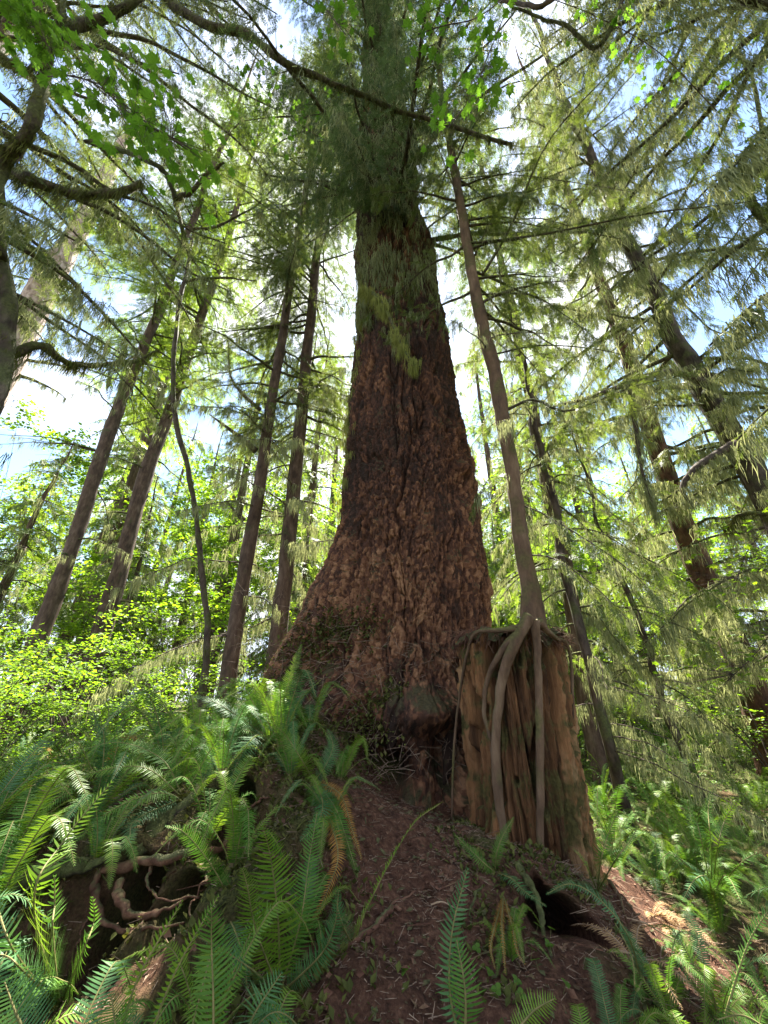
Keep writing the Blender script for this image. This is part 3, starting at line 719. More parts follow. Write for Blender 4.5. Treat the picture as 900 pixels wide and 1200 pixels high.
# ------------------------------------------------------------------ giant's own limbs, moss and lichen
def giant_limbs():
    R = np.random.default_rng(91)
    fo, li, yl = MB(), MB(), MB()
    at = lambda z: (np.interp(z, _tz, _tc), np.interp(z, _tz, _tr))
    for k in range(64):
        z = 10.2 + 25 * (k / 64) ** 1.1; c, r = at(z)
        az = R.uniform(0, 2 * PI) if k % 3 else -PI / 2 + R.normal(0, .9)
        L = R.uniform(2.2, 4.6) * (1 - (z - 10) / 60)
        pl = spline(limb_line(z, az, L, .0, .3, (c, TRUNK_Y), r * 1.6, 8, R), 16)
        w = MB(); tube(w, pl, np.linspace(.055, .01, 16), 6, 0, .25, True, k)
        dress(pl, .05, w, fo, li, .22, .85, .32, .16, .1, .5, .3, .45, SPRAY, .75, 1.5, R)
        w.build('branch', M['moss_limb'], giant)
    for k in range(52):   # short drooping sprays that veil the upper stem
        z = R.uniform(9.8, 25); c, r = at(z); az = -PI / 2 + R.normal(0, .85)
        pl = spline(limb_line(z, az, R.uniform(.9, 2.6), .05, .9, (c, TRUNK_Y), r * 1.7, 7, R, .1), 12)
        w = MB(); tube(w, pl, np.linspace(.022, .005, 12), 5, 0, .25, True, k)
        dress(pl, .02, w, fo, li, .14, .5, .26, .12, .05, .6, .5, .3, SPRAY, .9, 1, R)
        w.build('branch', M['moss_limb'], giant)
    # the low mossy stub with yellow green beard, in front of the trunk
    pl = spline(px_line([(426, 338, 4.35), (446, 352, 4.1), (462, 384, 3.95), (474, 412, 3.85), (492, 430, 3.8)]), 14)
    w = MB(); tube(w, pl, np.linspace(.03, .01, 14), 7, 0, .4, True, 3)
    w.build('branch', M['moss_limb'], giant)
    ck = np.minimum(13, (np.array([0, 1, 3, 4, 5, 8, 9, 12])[rng.integers(0, 8, 620)] + rng.normal(0, .5, 620)).clip(0)).astype(int); p = pl[ck] + rng.normal(0, .045, (620, 3)) - np.array([0, 0, .05]); az = rng.uniform(0, 2 * PI, 620)
    place(yl, LICH[0], p, np.stack([np.cos(az), np.sin(az), 0 * az], -1), np.array([0, 0, 1.0]), rng.uniform(.05, .24, 620) * (1 + .5 * np.sin(ck * 2.1)))
    # beard hanging along the shaded side and on the ledge
    for (px, py, D, n, sx, sz, s0, s1) in ((421, 430, 4.9, 420, .10, 1.3, .2, .6), (424, 350, 4.7, 260, .16, .7, .2, .6), (470, 300, 4.3, 500, .45, .35, .25, .8), (450, 240, 4.4, 600, .4, 1.2, .25, .9), (505, 300, 4.8, 260, .12, .3, .15, .45), (440, 190, 4.4, 500, .4, 1.5, .3, .9), (470, 150, 4.6, 300, .3, 1.5, .3, 1.0)):
        c = P(px, py, D)
        q = c + np.stack([R.normal(0, sx, n), R.normal(0, .12, n), R.normal(0, sz, n)], -1)
        q = q[vnoise(q[:, 0] * 5, q[:, 2] * 2.2, q[:, 1] * 3, 12) > -.05]; n = len(q)
        # hold the beard to the bark
        cx, rr = at(q[:, 2]); ph = np.arctan2(q[:, 1] - TRUNK_Y, q[:, 0] - cx)
        rad = np.maximum(np.hypot(q[:, 0] - cx, q[:, 1] - TRUNK_Y), 0)
        rad = rr + np.abs(R.normal(0.02, .05, n))
        q[:, 0] = cx + rad * np.cos(ph); q[:, 1] = TRUNK_Y + rad * np.sin(ph)
        az = R.uniform(0, 2 * PI, n); X = np.stack([np.cos(az), np.sin(az), 0 * az], -1)
        for k in range(3):
            s = R.integers(0, 3, n) == k
            place(li if py < 400 else yl, LICH[k], q[s], X[s], np.array([0, 0, 1.0]), R.uniform(s0, s1, s.sum()) * .6)
    fo.build('crown', M['needle_spruce'], giant, False); li.build('hanging_lichen', M['lichen'], giant, False); yl.build('moss_beard', M['lichen_yellow'], giant, False)
    # moss cushion and root hairs over the flared root
    mo, hr = MB(), MB()
    for px, py, n, sp in ((395, 735, 700, 42), (360, 760, 500, 40), (330, 790, 400, 40), (420, 850, 500, 40), (460, 820, 500, 35), (400, 900, 400, 30), (300, 810, 300, 25)):
        for _ in range(n):
            a, b = px + R.normal(0, sp * .6), py + R.normal(0, sp * .35)
            q = hit_giant(a, b, .02)
            n_ = nrm(q - np.array([.38, TRUNK_Y, q[2] - .3]))
            place(mo, DIAMOND, q[None], nrm(n_ * .6 + R.normal(0, .5, 3) + np.array([0, 0, -.4]))[None], np.array([0, 0, 1.0]), R.uniform(.02, .07))
    for _ in range(900):
        a, b = R.uniform(275, 540), R.uniform(690, 910)
        if b < 700 + (a - 350) * .35: continue
        q = hit_giant(a, b, .03); d = nrm(R.normal(0, 1, 3) * np.array([1, .4, .7]))
        segs(hr, q, q + d * R.uniform(.05, .22), .0035, .0015)
    mo.build('moss', M['moss_tuft'], giant, False); tag(hr.build('dead_twigs', M['dead_twig'], giant), kind='stuff')
    # ropy root ridges on the flare
    for rows in ([(520, 800, 30), (500, 815, 40), (470, 840, 36), (455, 880, 24)], [(535, 830, 18), (528, 870, 16), (520, 920, 16)], [(462, 790, 16), (470, 830, 10), (480, 870, 8)]):
        pts = np.array([np.append(hit_giant(a, b, -.03), w_ * .5 / F * 4.0) for a, b, w_ in rows]); c = spline(pts, 40); c[:, 3] *= np.maximum(np.sin(np.linspace(.05, PI - .05, 40)), .05) ** .6
        mb = MB(); tube(mb, c[:, :3], c[:, 3] * .8, 12, 0, .5, True, int(rows[0][0])); mb.build('root', M['bark_giant'], giant)
giant_limbs()

# ------------------------------------------------------------------ standing trees one can tell apart
def std(name, label, px, py, D, w, H, nb, zf, Lmax, seed, **k):
    x = P(px, py, D)[0]; z = gz(x, D) - .1
    d = ray(px, py)[1]
    k.setdefault('wig', .045)
    conifer(name, label, (x, D, z), H, w * .5 / F * D / d, nb, zf, Lmax, seed, **k)
std('hemlock_tree', 'straight dark hemlock trunk rising beside the flared root of the giant', 341, 640, 7.6, 19, 42, 96, 6.5, 3.4, 201, wig=.02, lean=(-.6, 0), z_to=32, dead=16, lich=.4, gap=.2, sub=.6, spray=.24, sgap=.12)
std('hemlock_tree', 'dark hemlock trunk with broken mossy stubs, next to the thin curving maple stem', 291, 660, 7.2, 17, 40, 96, 6.0, 3.2, 202, wig=.02, explicit=[(px_line([(300, 528, 7.2), (285, 515, 7.1), (265, 500, 6.9), (246, 486, 6.8)]), .075, 0), (px_line([(305, 480, 7.2), (285, 462, 7.1), (270, 440, 7.0), (268, 402, 6.9)]), .05, 0), (px_line([(286, 610, 7.2), (276, 600, 7.1), (266, 588, 7.0)]), .06, 0)], lean=(-.2, 0), z_to=30, dead=18, lich=.5, gap=.2, sub=.6, spray=.24, sgap=.12)
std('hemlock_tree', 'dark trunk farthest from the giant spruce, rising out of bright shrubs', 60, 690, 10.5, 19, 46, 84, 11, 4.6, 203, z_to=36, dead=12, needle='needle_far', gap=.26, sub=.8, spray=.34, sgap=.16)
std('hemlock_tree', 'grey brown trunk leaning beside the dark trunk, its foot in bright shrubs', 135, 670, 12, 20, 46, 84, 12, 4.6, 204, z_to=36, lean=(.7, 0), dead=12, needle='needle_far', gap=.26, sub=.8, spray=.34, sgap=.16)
std('spruce_tree', 'dark mossy spruce trunk with many lichen draped limbs, beyond the stump', 835, 450, 6.2, 27, 36, 92, 4.5, 4.2, 205, explicit=[(px_line([(838, 455, 6.2), (790, 436, 5.7), (740, 448, 5.3), (690, 466, 5.1), (640, 478, 5.0)]), .085, .25), (px_line([(735, 450, 5.3), (745, 500, 5.3), (752, 550, 5.3), (770, 605, 5.3)]), .05, 0), (px_line([(860, 520, 6.2), (820, 545, 5.9), (800, 570, 5.8), (812, 596, 5.8)]), .09, 0)], z_to=26, bark='bark_dark', keep=.42, dead=18, lich=1.0, gap=.21, sub=.65, spray=.24, sgap=.12, lsize=.32, droop=.4)
std('hemlock_tree', 'thin dark hemlock standing right behind the stump with drooping limbs', 712, 880, 5.6, 14, 13, 44, 1.8, 2.2, 206, bark='bark_dark', keep=.3, needle='needle_far', dead=10, lich=.7, gap=.17, sub=.55, spray=.2, sgap=.1, droop=.75, dr=.7, lsize=.17)
std('spruce_tree', 'thick reddish brown trunk half hidden by hanging lichen and leaves', 862, 760, 9.5, 30, 40, 84, 3.0, 4.8, 207, z_to=30, keep=.4, needle='needle_far', dead=14, lich=1.0, gap=.24, sub=.8, spray=.3, sgap=.15, droop=.5, dr=.6, lsize=.42, bark='bark_red')
std('hemlock_tree', 'slim pale hemlock between the giant spruce and the thin dark hemlock', 640, 560, 9.0, 18, 32, 80, 3.0, 3.0, 208, keep=.6, dead=6, lich=.7, gap=.2, sub=.6, spray=.25, sgap=.13, droop=.5, needle='needle_far', lsize=.3)
std('spruce_tree', 'huge pinkish trunk painted pale as if sunlit, seen above the mossy limbs, far from the giant', 15, 420, 15, 46, 50, 60, 19, 5, 209, bark='bark_pale', dead=10, gap=.3, sub=1, spray=.42, sgap=.22, lich=.5, lsize=.5)
std('hemlock_tree', 'drooping lichen hung hemlock sapling in the open ferns', 800, 850, 7.6, 10, 8.5, 36, 1.7, 2.0, 210, bark='bark_dark', keep=.3, needle='needle_far', dead=6, lich=.6, gap=.18, sub=.6, spray=.2, sgap=.11, droop=.7, dr=.7, lsize=.15)

# trees whose feet stand outside the picture and whose limbs hang into it
def overhang(label, x, y, r, H, nb, zf, zt, Lm, seed, azp, **k):
    conifer('hemlock_tree', label, (x, y, gz(x, y) - .1), H, r, nb, zf, Lm, seed, z_to=zt, az_pref=azp, dead=0, droop=.35, dr=.5, **k)
overhang('old hemlock beside the furry maple, only its grey green limbs in view', -6.2, 2.2, .32, 34, 64, 5.5, 24, 5.2, 221, [.2, .6, -.1, .9], lich=.5, keep=.5, gap=.2, sub=.75, spray=.24, sgap=.12, lsize=.3)
overhang('hemlock standing past the fern floor edge, only its lichen hung limbs in view', 6.6, 1.6, .3, 34, 64, 5.0, 24, 5.2, 222, [2.9, 2.4, 3.3, 2.0], lich=1.0, keep=.5, gap=.19, sub=.75, spray=.24, sgap=.12, lsize=.36)
overhang('hemlock of which only limb tips show, straight overhead above the giant spruce top', .9, -2.6, .28, 30, 40, 8.5, 24, 4.8, 223, [1.57, 1.1, 2.0, 1.4], lich=.4, gap=.2, sub=.75, spray=.24, sgap=.12)
# conifers farther back: three kinds, copied
def back_tree(kind, seed, H, zf, Lmax, nb, needle, label, loc, group):
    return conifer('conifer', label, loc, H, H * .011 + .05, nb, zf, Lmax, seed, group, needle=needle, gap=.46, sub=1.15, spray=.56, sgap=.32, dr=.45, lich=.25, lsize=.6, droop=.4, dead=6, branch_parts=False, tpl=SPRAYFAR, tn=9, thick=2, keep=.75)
R = np.random.default_rng(17)
KINDS = [(34, 5, 3.8, 70, 'needle_far', 'tall sunlit conifer of the forest behind the giant spruce', 'tall conifers of the forest behind'),
         (20, 2.5, 3.2, 58, 'needle_far', 'middle sized bushy conifer of the forest behind the giant spruce', 'bushy conifers of the forest behind'),
         (10, .6, 2.3, 44, 'needle_far', 'young drooping conifer filling a gap low in the forest behind', 'young conifers of the forest behind')]
protos = {}
spots = []
def far_ok(x, y):
    return all((x - a) ** 2 + (y - b) ** 2 > 2.6 ** 2 for a, b in spots)
def add_back(kind, x, y, sc, rz):
    H, zf, Lm, nb, nd, lab, grp = KINDS[kind]; loc = (x, y, gz(x, y) - .1)
    if kind not in protos:
        o = protos[kind] = back_tree(kind, 300 + kind, H, zf, Lm, nb, nd, lab, loc, grp)
    else:
        o = copy_tree(protos[kind]); o.location = loc
    o.rotation_euler = (R.normal(0, .015), R.normal(0, .015), rz); o.scale = (sc, sc, sc * R.uniform(.9, 1.12))
    spots.append((x, y))
for x, y in ((-15, 20.5), (-10.5, 25), (-20, 25), (-14, 32), (-8, 29), (-23, 31), (4.5, 27), (10, 31), (-5, 33), (16, 28)):
    add_back(0, x, y, R.uniform(.95, 1.2), R.uniform(0, 6.28))
tries = 0
want = [14, 24, 26]; got = [0, 0, 0]
while sum(got) < sum(want) and tries < 4000:
    tries += 1
    kind = int(R.choice(3)); 
    if got[kind] >= want[kind]: continue
    D = (R.uniform(32, 62), R.uniform(19, 48), R.uniform(11, 34))[kind]
    a = R.uniform(-.98, .98); x = D * math.tan(a)
    if abs(a) > .8 and D > 32: continue
    if not far_ok(x, D): continue
    add_back(kind, x, D, R.uniform(.8, 1.2), R.uniform(0, 6.28)); got[kind] += 1

# ------------------------------------------------------------------ maples
def leaves_along(mb, pts, n, spread, size, R, tpl=MAPLE, flat=.25):
    pts = np.asarray(pts, float)
    c = spline(pts, 40); k = R.integers(6, 40, n)
    p = c[k] + R.normal(0, 1, (n, 3)) * np.array([spread, spread, spread * .35])
    az = R.uniform(0, 2 * PI, n); X = np.stack([np.cos(az), np.sin(az), R.normal(-.2, .2, n)], -1)
    up = nrm(np.array([0, 0, 1.0]) + R.normal(0, flat, (n, 3)))
    s = size * R.uniform(.6, 1.2, n)
    pick = R.integers(0, len(tpl), n)
    for q in range(len(tpl)): place(mb, tpl[q], p[pick == q], X[pick == q], up[pick == q], s[pick == q])
    return p

def mossy_tree(name, label, trunk, trunk_r, limbs, leaf_specs, seed, cat='tree', leaf='maple', moss_n=60, beard=.16, bark='moss_limb'):
    R = np.random.default_rng(seed)
    base = np.array(trunk[0], float); root = thing(name, label, cat, base)
    c = spline(np.concatenate([np.array(trunk, float), np.array(trunk_r, float)[:, None]], 1), 60)
    c[:, :3] += .02 * np.stack([fbm(c[:, 2] * 2 + k * 9, c[:, 1] * 2, None, 3, seed + k) for k in range(3)], -1)
    mb = MB(); tube(mb, c[:, :3] - base, np.maximum(c[:, 3], .004), 10, 0, .3, True, seed); mb.build('trunk', M[bark], root)
    ml = MB(); mt = MB()
    def fur(cc, rr, dens):
        L = np.linalg.norm(np.diff(cc, axis=0), axis=1).sum(); n = int(L * dens)
        k = R.integers(0, len(cc), n); p = cc[k] + R.normal(0, 1, (n, 3)) * rr[k][:, None] * .75
        az = R.uniform(0, 2 * PI, n); X = np.stack([np.cos(az), np.sin(az), 0 * az], -1)
        big = R.random(n) < .16
        place(ml, LICH[0], p[big], X[big], np.array([0, 0, 1.0]), beard * R.uniform(.4, 1.6, big.sum()))
        place(mt, LICH[2], p[~big], X[~big], np.array([0, 0, 1.0]), beard * .32 * R.uniform(.5, 1.4, (~big).sum()))
    fur(c[:, :3] - base, c[:, 3], moss_n)
    for rows, r0, r1, mossy in limbs:
        cc = spline(np.array(rows, float), 40)
        cc += .025 * np.stack([fbm(np.linspace(0, 6, 40) + k * 9, np.zeros(40), None, 3, seed + k + int(r0 * 1e4)) for k in range(3)], -1)
        rr = np.linspace(r0, r1, 40)
        w = MB(); tube(w, cc - base, rr, 8, 0, .4 if mossy else .15, True, seed + 7); w.build('branch', M['moss_limb'] if mossy else M['twig'], root)
        if mossy: fur(cc - base, rr, moss_n * 2)
    mt.build('moss', M['moss_tuft'], root, False)
    if ml.n: ml.build('hanging_moss', M['moss_tuft'], root, False)
    lf, tw = MB(), MB()
    for rows, n, spread, size in leaf_specs:
        p = leaves_along(lf, np.array(rows) - base, n, spread, size, R)
        cc = spline(np.array(rows) - base, 40); k = np.argmin(((p[:, None] - cc[None]) ** 2).sum(-1), 1)
        segs(tw, cc[np.maximum(k - 5, 0)], p, .0025, .0012)
        segs(tw, cc[:-1], cc[1:], .006, .006)
    if lf.n: tag(lf.build('leaves', M[leaf], root, False), kind='stuff'); tag(tw.build('twigs', M['twig'], root), kind='stuff')
    return root

g = lambda x, y: (x, y, gz(x, y) - .1)
PL = px_line
# thin crooked vine maple stem between the two hemlocks and the giant
t0 = P(243, 790, 6.3); b0 = g(t0[0], 6.3)
rows = [b0] + [tuple(P(a, b, 6.3)) for a, b in ((243, 770), (240, 700), (233, 625), (222, 560), (206, 490), (203, 430), (210, 360), (222, 300), (226, 270))]
mossy_tree('vine_maple', 'thin crooked vine maple stem, dark and bent, with mossy top', rows, [.055, .05, .047, .047, .047, .05, .047, .047, .04, .035],
           [([P(222, 300, 6.3), P(212, 262, 5.6), P(205, 235, 4.6), P(190, 200, 3.4), P(150, 178, 2.6), P(100, 165, 2.0)], .06, .025, True),
            ([P(205, 235, 4.6), P(225, 225, 4.4), P(240, 205, 4.2), P(262, 190, 4)], .06, .02, True),
            ([P(226, 270, 6.3), P(262, 262, 6.3), P(300, 240, 6.2), P(340, 200, 6)], .04, .015, True),
            ([P(215, 330, 6.3), P(260, 325, 6.4), P(300, 330, 6.5)], .035, .012, True)],
           [([P(190, 200, 3.4), P(200, 150, 2.6), P(180, 110, 2.2)], 60, .16, .13)], 401, bark='bark_dark', moss_n=25)
# bigleaf maple with its foot outside the picture; limbs arch over the clearing
b1 = g(-3.6, 2.6)
mossy_tree('bigleaf_maple', 'old maple with thick dark moss furred limbs and bright green leaves overhead',
           [b1, (-3.7, 2.7, 2), (-3.65, 2.8, 3.6), P(4, 400, 2.9), P(8, 340, 2.8), P(-10, 270, 2.6)], [.22, .15, .11, .10, .09, .08],
           [([P(-5, 300, 2.6), P(2, 195, 2.3), P(38, 152, 2.1), P(52, 100, 2.0), P(56, 60, 1.9), P(90, 30, 1.85), P(135, 12, 1.8), P(180, -20, 1.7)], .075, .05, True),
            ([P(55, 70, 1.9), P(70, 30, 1.8), P(75, -20, 1.7)], .05, .03, True),
            ([P(2, 200, 2.6), P(50, 215, 2.5), P(90, 226, 2.5), P(130, 226, 2.4), P(165, 218, 2.4)], .07, .03, True),
            ([P(-20, 40, 1.9), P(10, 70, 1.9), P(30, 80, 1.9), P(55, 78, 1.9)], .03, .02, True),
            ([P(185, -20, 2.3), P(205, 5, 2.3), P(250, 30, 2.3), P(290, 42, 2.35), P(330, 70, 2.4), P(375, 90, 2.5), P(420, 110, 2.6), P(465, 127, 2.7), P(540, 150, 2.7), P(600, 166, 2.6)], .075, .022, True),
            ([P(-40, 440, 3.0), P(40, 408, 3.2), P(70, 420, 3.5), P(110, 428, 4), P(150, 424, 4.4), P(185, 412, 4.8)], .06, .015, True)],
           [([P(52, 90, 1.6), P(90, 90, 1.5), P(130, 110, 1.5), P(180, 150, 1.5), P(225, 175, 1.5)], 170, .19, .15),
            ([P(60, 60, 1.6), P(40, 30, 1.5), P(20, 5, 1.4)], 150, .15, .15),
            ([P(360, -20, 1.6), P(385, 15, 1.6), P(405, 40, 1.6)], 30, .12, .15),
            ([P(280, 60, 2.6), P(330, 130, 3.5), P(390, 170, 4)], 120, .35, .15)], 402, beard=.2, moss_n=110, bark='bark_dark')
b2 = g(3.2, .25)
mossy_tree('vine_maple', 'slender vine maple leaning in overhead with pale green star leaves', [b2, (3.2, .3, 2.2), (3.0, .45, 5.0), tuple(P(760, -120, 1.25))], [.06, .05, .035, .02],
           [([P(760, -120, 1.25), P(660, -10, 1.35), P(600, 4, 1.5), P(560, -20, 1.5)], .03, .015, False),
            ([P(760, -120, 1.25), P(710, 45, 1.8), P(660, 30, 1.8), P(600, 5, 1.8)], .03, .015, True)],
           [([P(600, -10, 1.4), P(560, 20, 1.4), P(520, 30, 1.4), P(490, 40, 1.4)], 40, .14, .16),
            ([P(590, 20, 1.5), P(570, 70, 1.6), P(555, 110, 1.7), P(525, 150, 1.75)], 46, .14, .16),
            ([P(650, 0, 1.6), P(700, 20, 1.7), P(770, 60, 1.9), P(840, 130, 2.1)], 46, .22, .15)], 403)
b3 = g(6.5, 4.0)
mossy_tree('bigleaf_maple', 'leafy maple beyond the ferns with yellow green leaves against the sky', [b3, (6.5, 4, 3), (6.6, 3.9, 7), (6.2, 3.6, 10)], [.12, .10, .08, .05],
           [([(6.6, 3.9, 6.5), (6.0, 3.7, 7.2), P(880, 90, 3.4), P(830, 40, 3.3)], .05, .02, True), ([(6.5, 3.9, 3.0), P(890, 600, 4.4), P(850, 620, 4.8)], .04, .015, True)],
           [([P(900, 20, 3.4), P(880, 60, 3.4), P(870, 110, 3.4)], 120, .4, .15), ([P(920, 150, 3.6), P(890, 190, 3.6), P(850, 200, 3.6)], 40, .4, .15),
            ([P(930, 590, 4.6), P(880, 640, 4.8), P(860, 690, 5)], 240, .42, .12), ([P(930, 700, 4.6), P(890, 760, 4.8), P(850, 800, 5)], 160, .4, .11)], 404, leaf='shrub')

# ------------------------------------------------------------------ shrubs
def shrub(label, x, y, H, Rd, n, size, seed, group=None, name='leafy_shrub', leaf='shrub'):
    R = np.random.default_rng(seed); root = thing(name, label, 'shrub', (x, y, gz(x, y) - .03), 0, group)
    st, lf = MB(), MB()
    for k in range(9):
        az = R.uniform(0, 2 * PI); L = R.uniform(.6, 1) * Rd; h = H * R.uniform(.55, 1.05)
        stem = spline([(0, 0, 0), (L * .3 * math.cos(az), L * .3 * math.sin(az), h * .55), (L * .7 * math.cos(az), L * .7 * math.sin(az), h * .92), (L * math.cos(az), L * math.sin(az), h)], 14)
        tube(st, stem, np.linspace(.014, .003, 14), 5)
        for q in range(9):
            i = R.integers(4, 14); d = nrm(np.array([R.normal(0, 1), R.normal(0, 1), R.normal(.05, .15)])); tl_ = R.uniform(.25, .55) * Rd * .7
            e = stem[i] + d * tl_; segs(st, stem[i], e, .003, .0015)
            m = max(3, n // 81); u = R.uniform(.15, 1.05, m)
            p = stem[i] + d * tl_ * u[:, None] + R.normal(0, 1, (m, 3)) * np.array([.05, .05, .02]) * Rd
            a2 = R.uniform(0, 2 * PI, m); X = np.stack([np.cos(a2), np.sin(a2), R.normal(-.15, .2, m)], -1)
            place(lf, LEAF, p, X, nrm(np.array([0, 0, 1.0]) + R.normal(0, .3, (m, 3))), size * R.uniform(.6, 1.25, m))
    st.build('stem', M['twig'], root); lf.build('foliage', M[leaf], root, False)
    return root
sp_ = shrub('bright lime green leafy shrub at the edge of the sunlit forest', -4.6, 7.4, 1.7, 1.5, 1300, .07, 501, 'lime green shrubs round the clearing')
R = np.random.default_rng(55)
for k, (x, y, s) in enumerate([(-6.0, 8.2, 1.2), (-3.7, 8.8, 1.1), (-5.2, 5.6, .8), (-4.2, 6.2, .7), (-3.1, 6.8, .75), (-7.8, 9.2, 1.5), (-6.9, 6.5, 1.1), (-2.9, 10, 1.1), (-9.5, 9, 1.4), (-5.6, 11, 1.5), (-8.6, 12.5, 1.5), (-3.4, 5.5, .55), (-4.3, 4.9, .6), (4.6, 10.5, 1.0), (7.5, 8.8, 1.2), (9.5, 11, 1.5), (6.4, 12.5, 1.3), (2.9, 12, 1.1), (11.5, 13, 1.5), (8.2, 6.4, 1.0), (-1.8, 11.5, 1.2), (1.5, 13, 1.2)]):
    o = copy_tree(sp_); o.location = (x, y, gz(x, y) - .03); o.scale = (s, s, s * R.uniform(.8, 1.15)); o.rotation_euler = (0, 0, R.uniform(0, 6.28))

um = shrub('airy young maple with yellow green leaves standing in the sunlit forest behind', -6.5, 15, 6.0, 3.0, 1500, .17, 561, 'young maples in the sunlit forest behind', 'young_maple')
um['category'] = 'tree'
for k, (x, y, s) in enumerate([(-10, 17, 1.1), (-3.4, 17.5, .9), (-13.5, 20, 1.2), (-7.5, 22, 1.3), (-1.2, 21, 1.1), (3.2, 19, 1.1), (6.5, 17, 1), (10, 18.5, 1.2), (13.5, 16, 1.1), (8.4, 24, 1.3), (-17, 16, 1.2), (-4, 27, 1.4), (16, 22, 1.3), (2, 28, 1.4), (-9, 12.8, .7), (11.5, 12.5, .8), (5.2, 13.5, .7), (-12, 13, .9), (14, 11, .9)]):
    o = copy_tree(um); o.location = (x, y, gz(x, y) - .03); o.scale = (s, s, s * R.uniform(.8, 1.25)); o.rotation_euler = (0, 0, R.uniform(0, 6.28))

tm = shrub('tall sunlit maple with layered yellow green leaves filling the gaps between far trunks', -8.5, 21, 12.5, 4.6, 4200, .19, 571, 'tall maples in the sunlit forest behind', 'tall_maple')
tm['category'] = 'tree'
for k, (x, y, s) in enumerate([(-14, 23, 1.1), (-4.6, 24, 1.0), (-18, 27, 1.3), (-11, 30, 1.4), (-1, 27, 1.1), (4.6, 24, 1.0), (9.5, 25, 1.1), (14, 23, 1), (19, 26, 1.2), (7, 34, 1.5), (-5.5, 36, 1.6), (14, 34, 1.5), (-20, 19, 1.1), (21, 18, 1.0), (1.8, 33, 1.4), (-25, 30, 1.4), (26, 29, 1.4)]):
    o = copy_tree(tm); o.location = (x, y, gz(x, y) - .03); o.scale = (s, s, s * R.uniform(.8, 1.2)); o.rotation_euler = (0, 0, R.uniform(0, 6.28))

# ------------------------------------------------------------------ ferns
def frond(mb, ctrl, width, face, n=34, seed=0, curl=.12, stalk=.12, mi=0):
    """sword fern frond along a curve: rachis and two rows of pointed pinnae; `face` is the side the blade turns to"""
    R = np.random.default_rng(seed)
    c = spline(ctrl, n * 2 + 8); L = np.linalg.norm(np.diff(c, axis=0), axis=1); cl = np.concatenate([[0], np.cumsum(L)]); Lt = cl[-1]
    n = int(np.clip(Lt / max(.0105, width * .075), 20, 84))
    at = lambda s: np.stack([np.interp(s * Lt, cl, c[:, k]) for k in range(3)], -1)
    s = np.linspace(stalk, .995, n); p = at(s); T = nrm(at(np.minimum(s + .01, 1)) - at(np.minimum(s, .99) - .01))
    face = np.asarray(face, float)
    S = nrm(np.cross(T, np.broadcast_to(face, T.shape))); Nn = np.cross(S, T)
    u = (s - stalk) / (1 - stalk)
    prof = np.where(u < .25, .62 + 1.5 * u, 1.0) * np.clip((1 - u) / .5, 0.0, 1) ** .62
    prof = np.minimum(prof, 1)
    gapw = Lt * (1 - stalk) / n
    for sd in (-1, 1):
        ln = width * .5 * prof * R.uniform(.78, 1.08, n) * np.where(R.random(n) < .03, .4, 1) + .004
        ang = .22 + .5 * u ** 2
        d = nrm(S * sd * np.cos(ang)[:, None] + T * np.sin(ang)[:, None] + Nn * (R.normal(.02, .13, (n, 1)) + .12 * math.sin(seed)))
        w = gapw * .80 * (.6 + .4 * prof)
        b1, b2 = p - T * (w * .35)[:, None], p + T * (w * .5)[:, None]
        mid = p + d * (ln * .55)[:, None] - Nn * (ln * curl * .25)[:, None]
        m1, m2 = mid - T * (w * .36)[:, None], mid + T * (w * .36)[:, None]
        tip = p + d * ln[:, None] - Nn * (ln * curl)[:, None] + T * (w * .2)[:, None]
        V = np.stack([b1, b2, m1, m2, tip], 1).reshape(-1, 3); k = np.arange(n)[:, None] * 5
        if sd > 0: mb.add(V, [k + np.array([[0, 2, 3, 1]]), k + np.array([[2, 4, 3]])], mi)
        else: mb.add(V, [k + np.array([[0, 1, 3, 2]]), k + np.array([[2, 3, 4]])], mi)
    tube(mb, c[::2], np.linspace(max(.0035, width * .022), .0012, len(c[::2])), 5, 1)

def arch(az, L, rise, tip_drop):
    x = lambda t: L * t * math.cos(az); y = lambda t: L * t * math.sin(az)
    return [(0, 0, 0), (x(.18), y(.18), rise * .55), (x(.5), y(.5), rise), (x(.8), y(.8), rise - tip_drop * .4), (x(1), y(1), rise - tip_drop)]

def fern_plant(label, loc, nf, L, W, seed, mats, group=None, up=1.0, nn=30, name='sword_fern'):
    R = np.random.default_rng(seed); root = thing(name, label, 'fern', loc, 0, group)
    for k in range(nf):
        az = 2 * PI * (k + R.uniform(-.3, .3)) / nf; l = L * R.uniform(.7, 1.1); ri = l * R.uniform(.35, .75) * up
        mb = MB(); frond(mb, arch(az, l * .8, ri, l * R.uniform(.1, .45)), W * R.uniform(.8, 1.1), (0.01, 0, 1), nn, seed * 31 + k)
        mb.build('frond', [M['fern_dead' if k == nf - 1 and seed == 611 else mats[k % len(mats)]], M['fern_stalk']], root, False)
    return root
fp = [fern_plant('sword fern among the many on the sunlit floor past the stump', (3.2, 5.5, gz(3.2, 5.5)), 11, .85, .13, 601, ['fern', 'fern_lime', 'fern'], 'sword ferns on the sunlit forest floor'),
      fern_plant('sword fern among the many on the sunlit floor past the stump', (4.2, 6.5, gz(4.2, 6.5)), 9, 1.0, .15, 602, ['fern_lime', 'fern'], 'sword ferns on the sunlit forest floor'),
      fern_plant('sword fern among the many on the sunlit floor past the stump', (5.0, 5.4, gz(5, 5.4)), 13, .75, .12, 603, ['fern', 'fern_lime', 'fern_sky_sheen'], 'sword ferns on the sunlit forest floor', .8)]
R = np.random.default_rng(77); n = 0
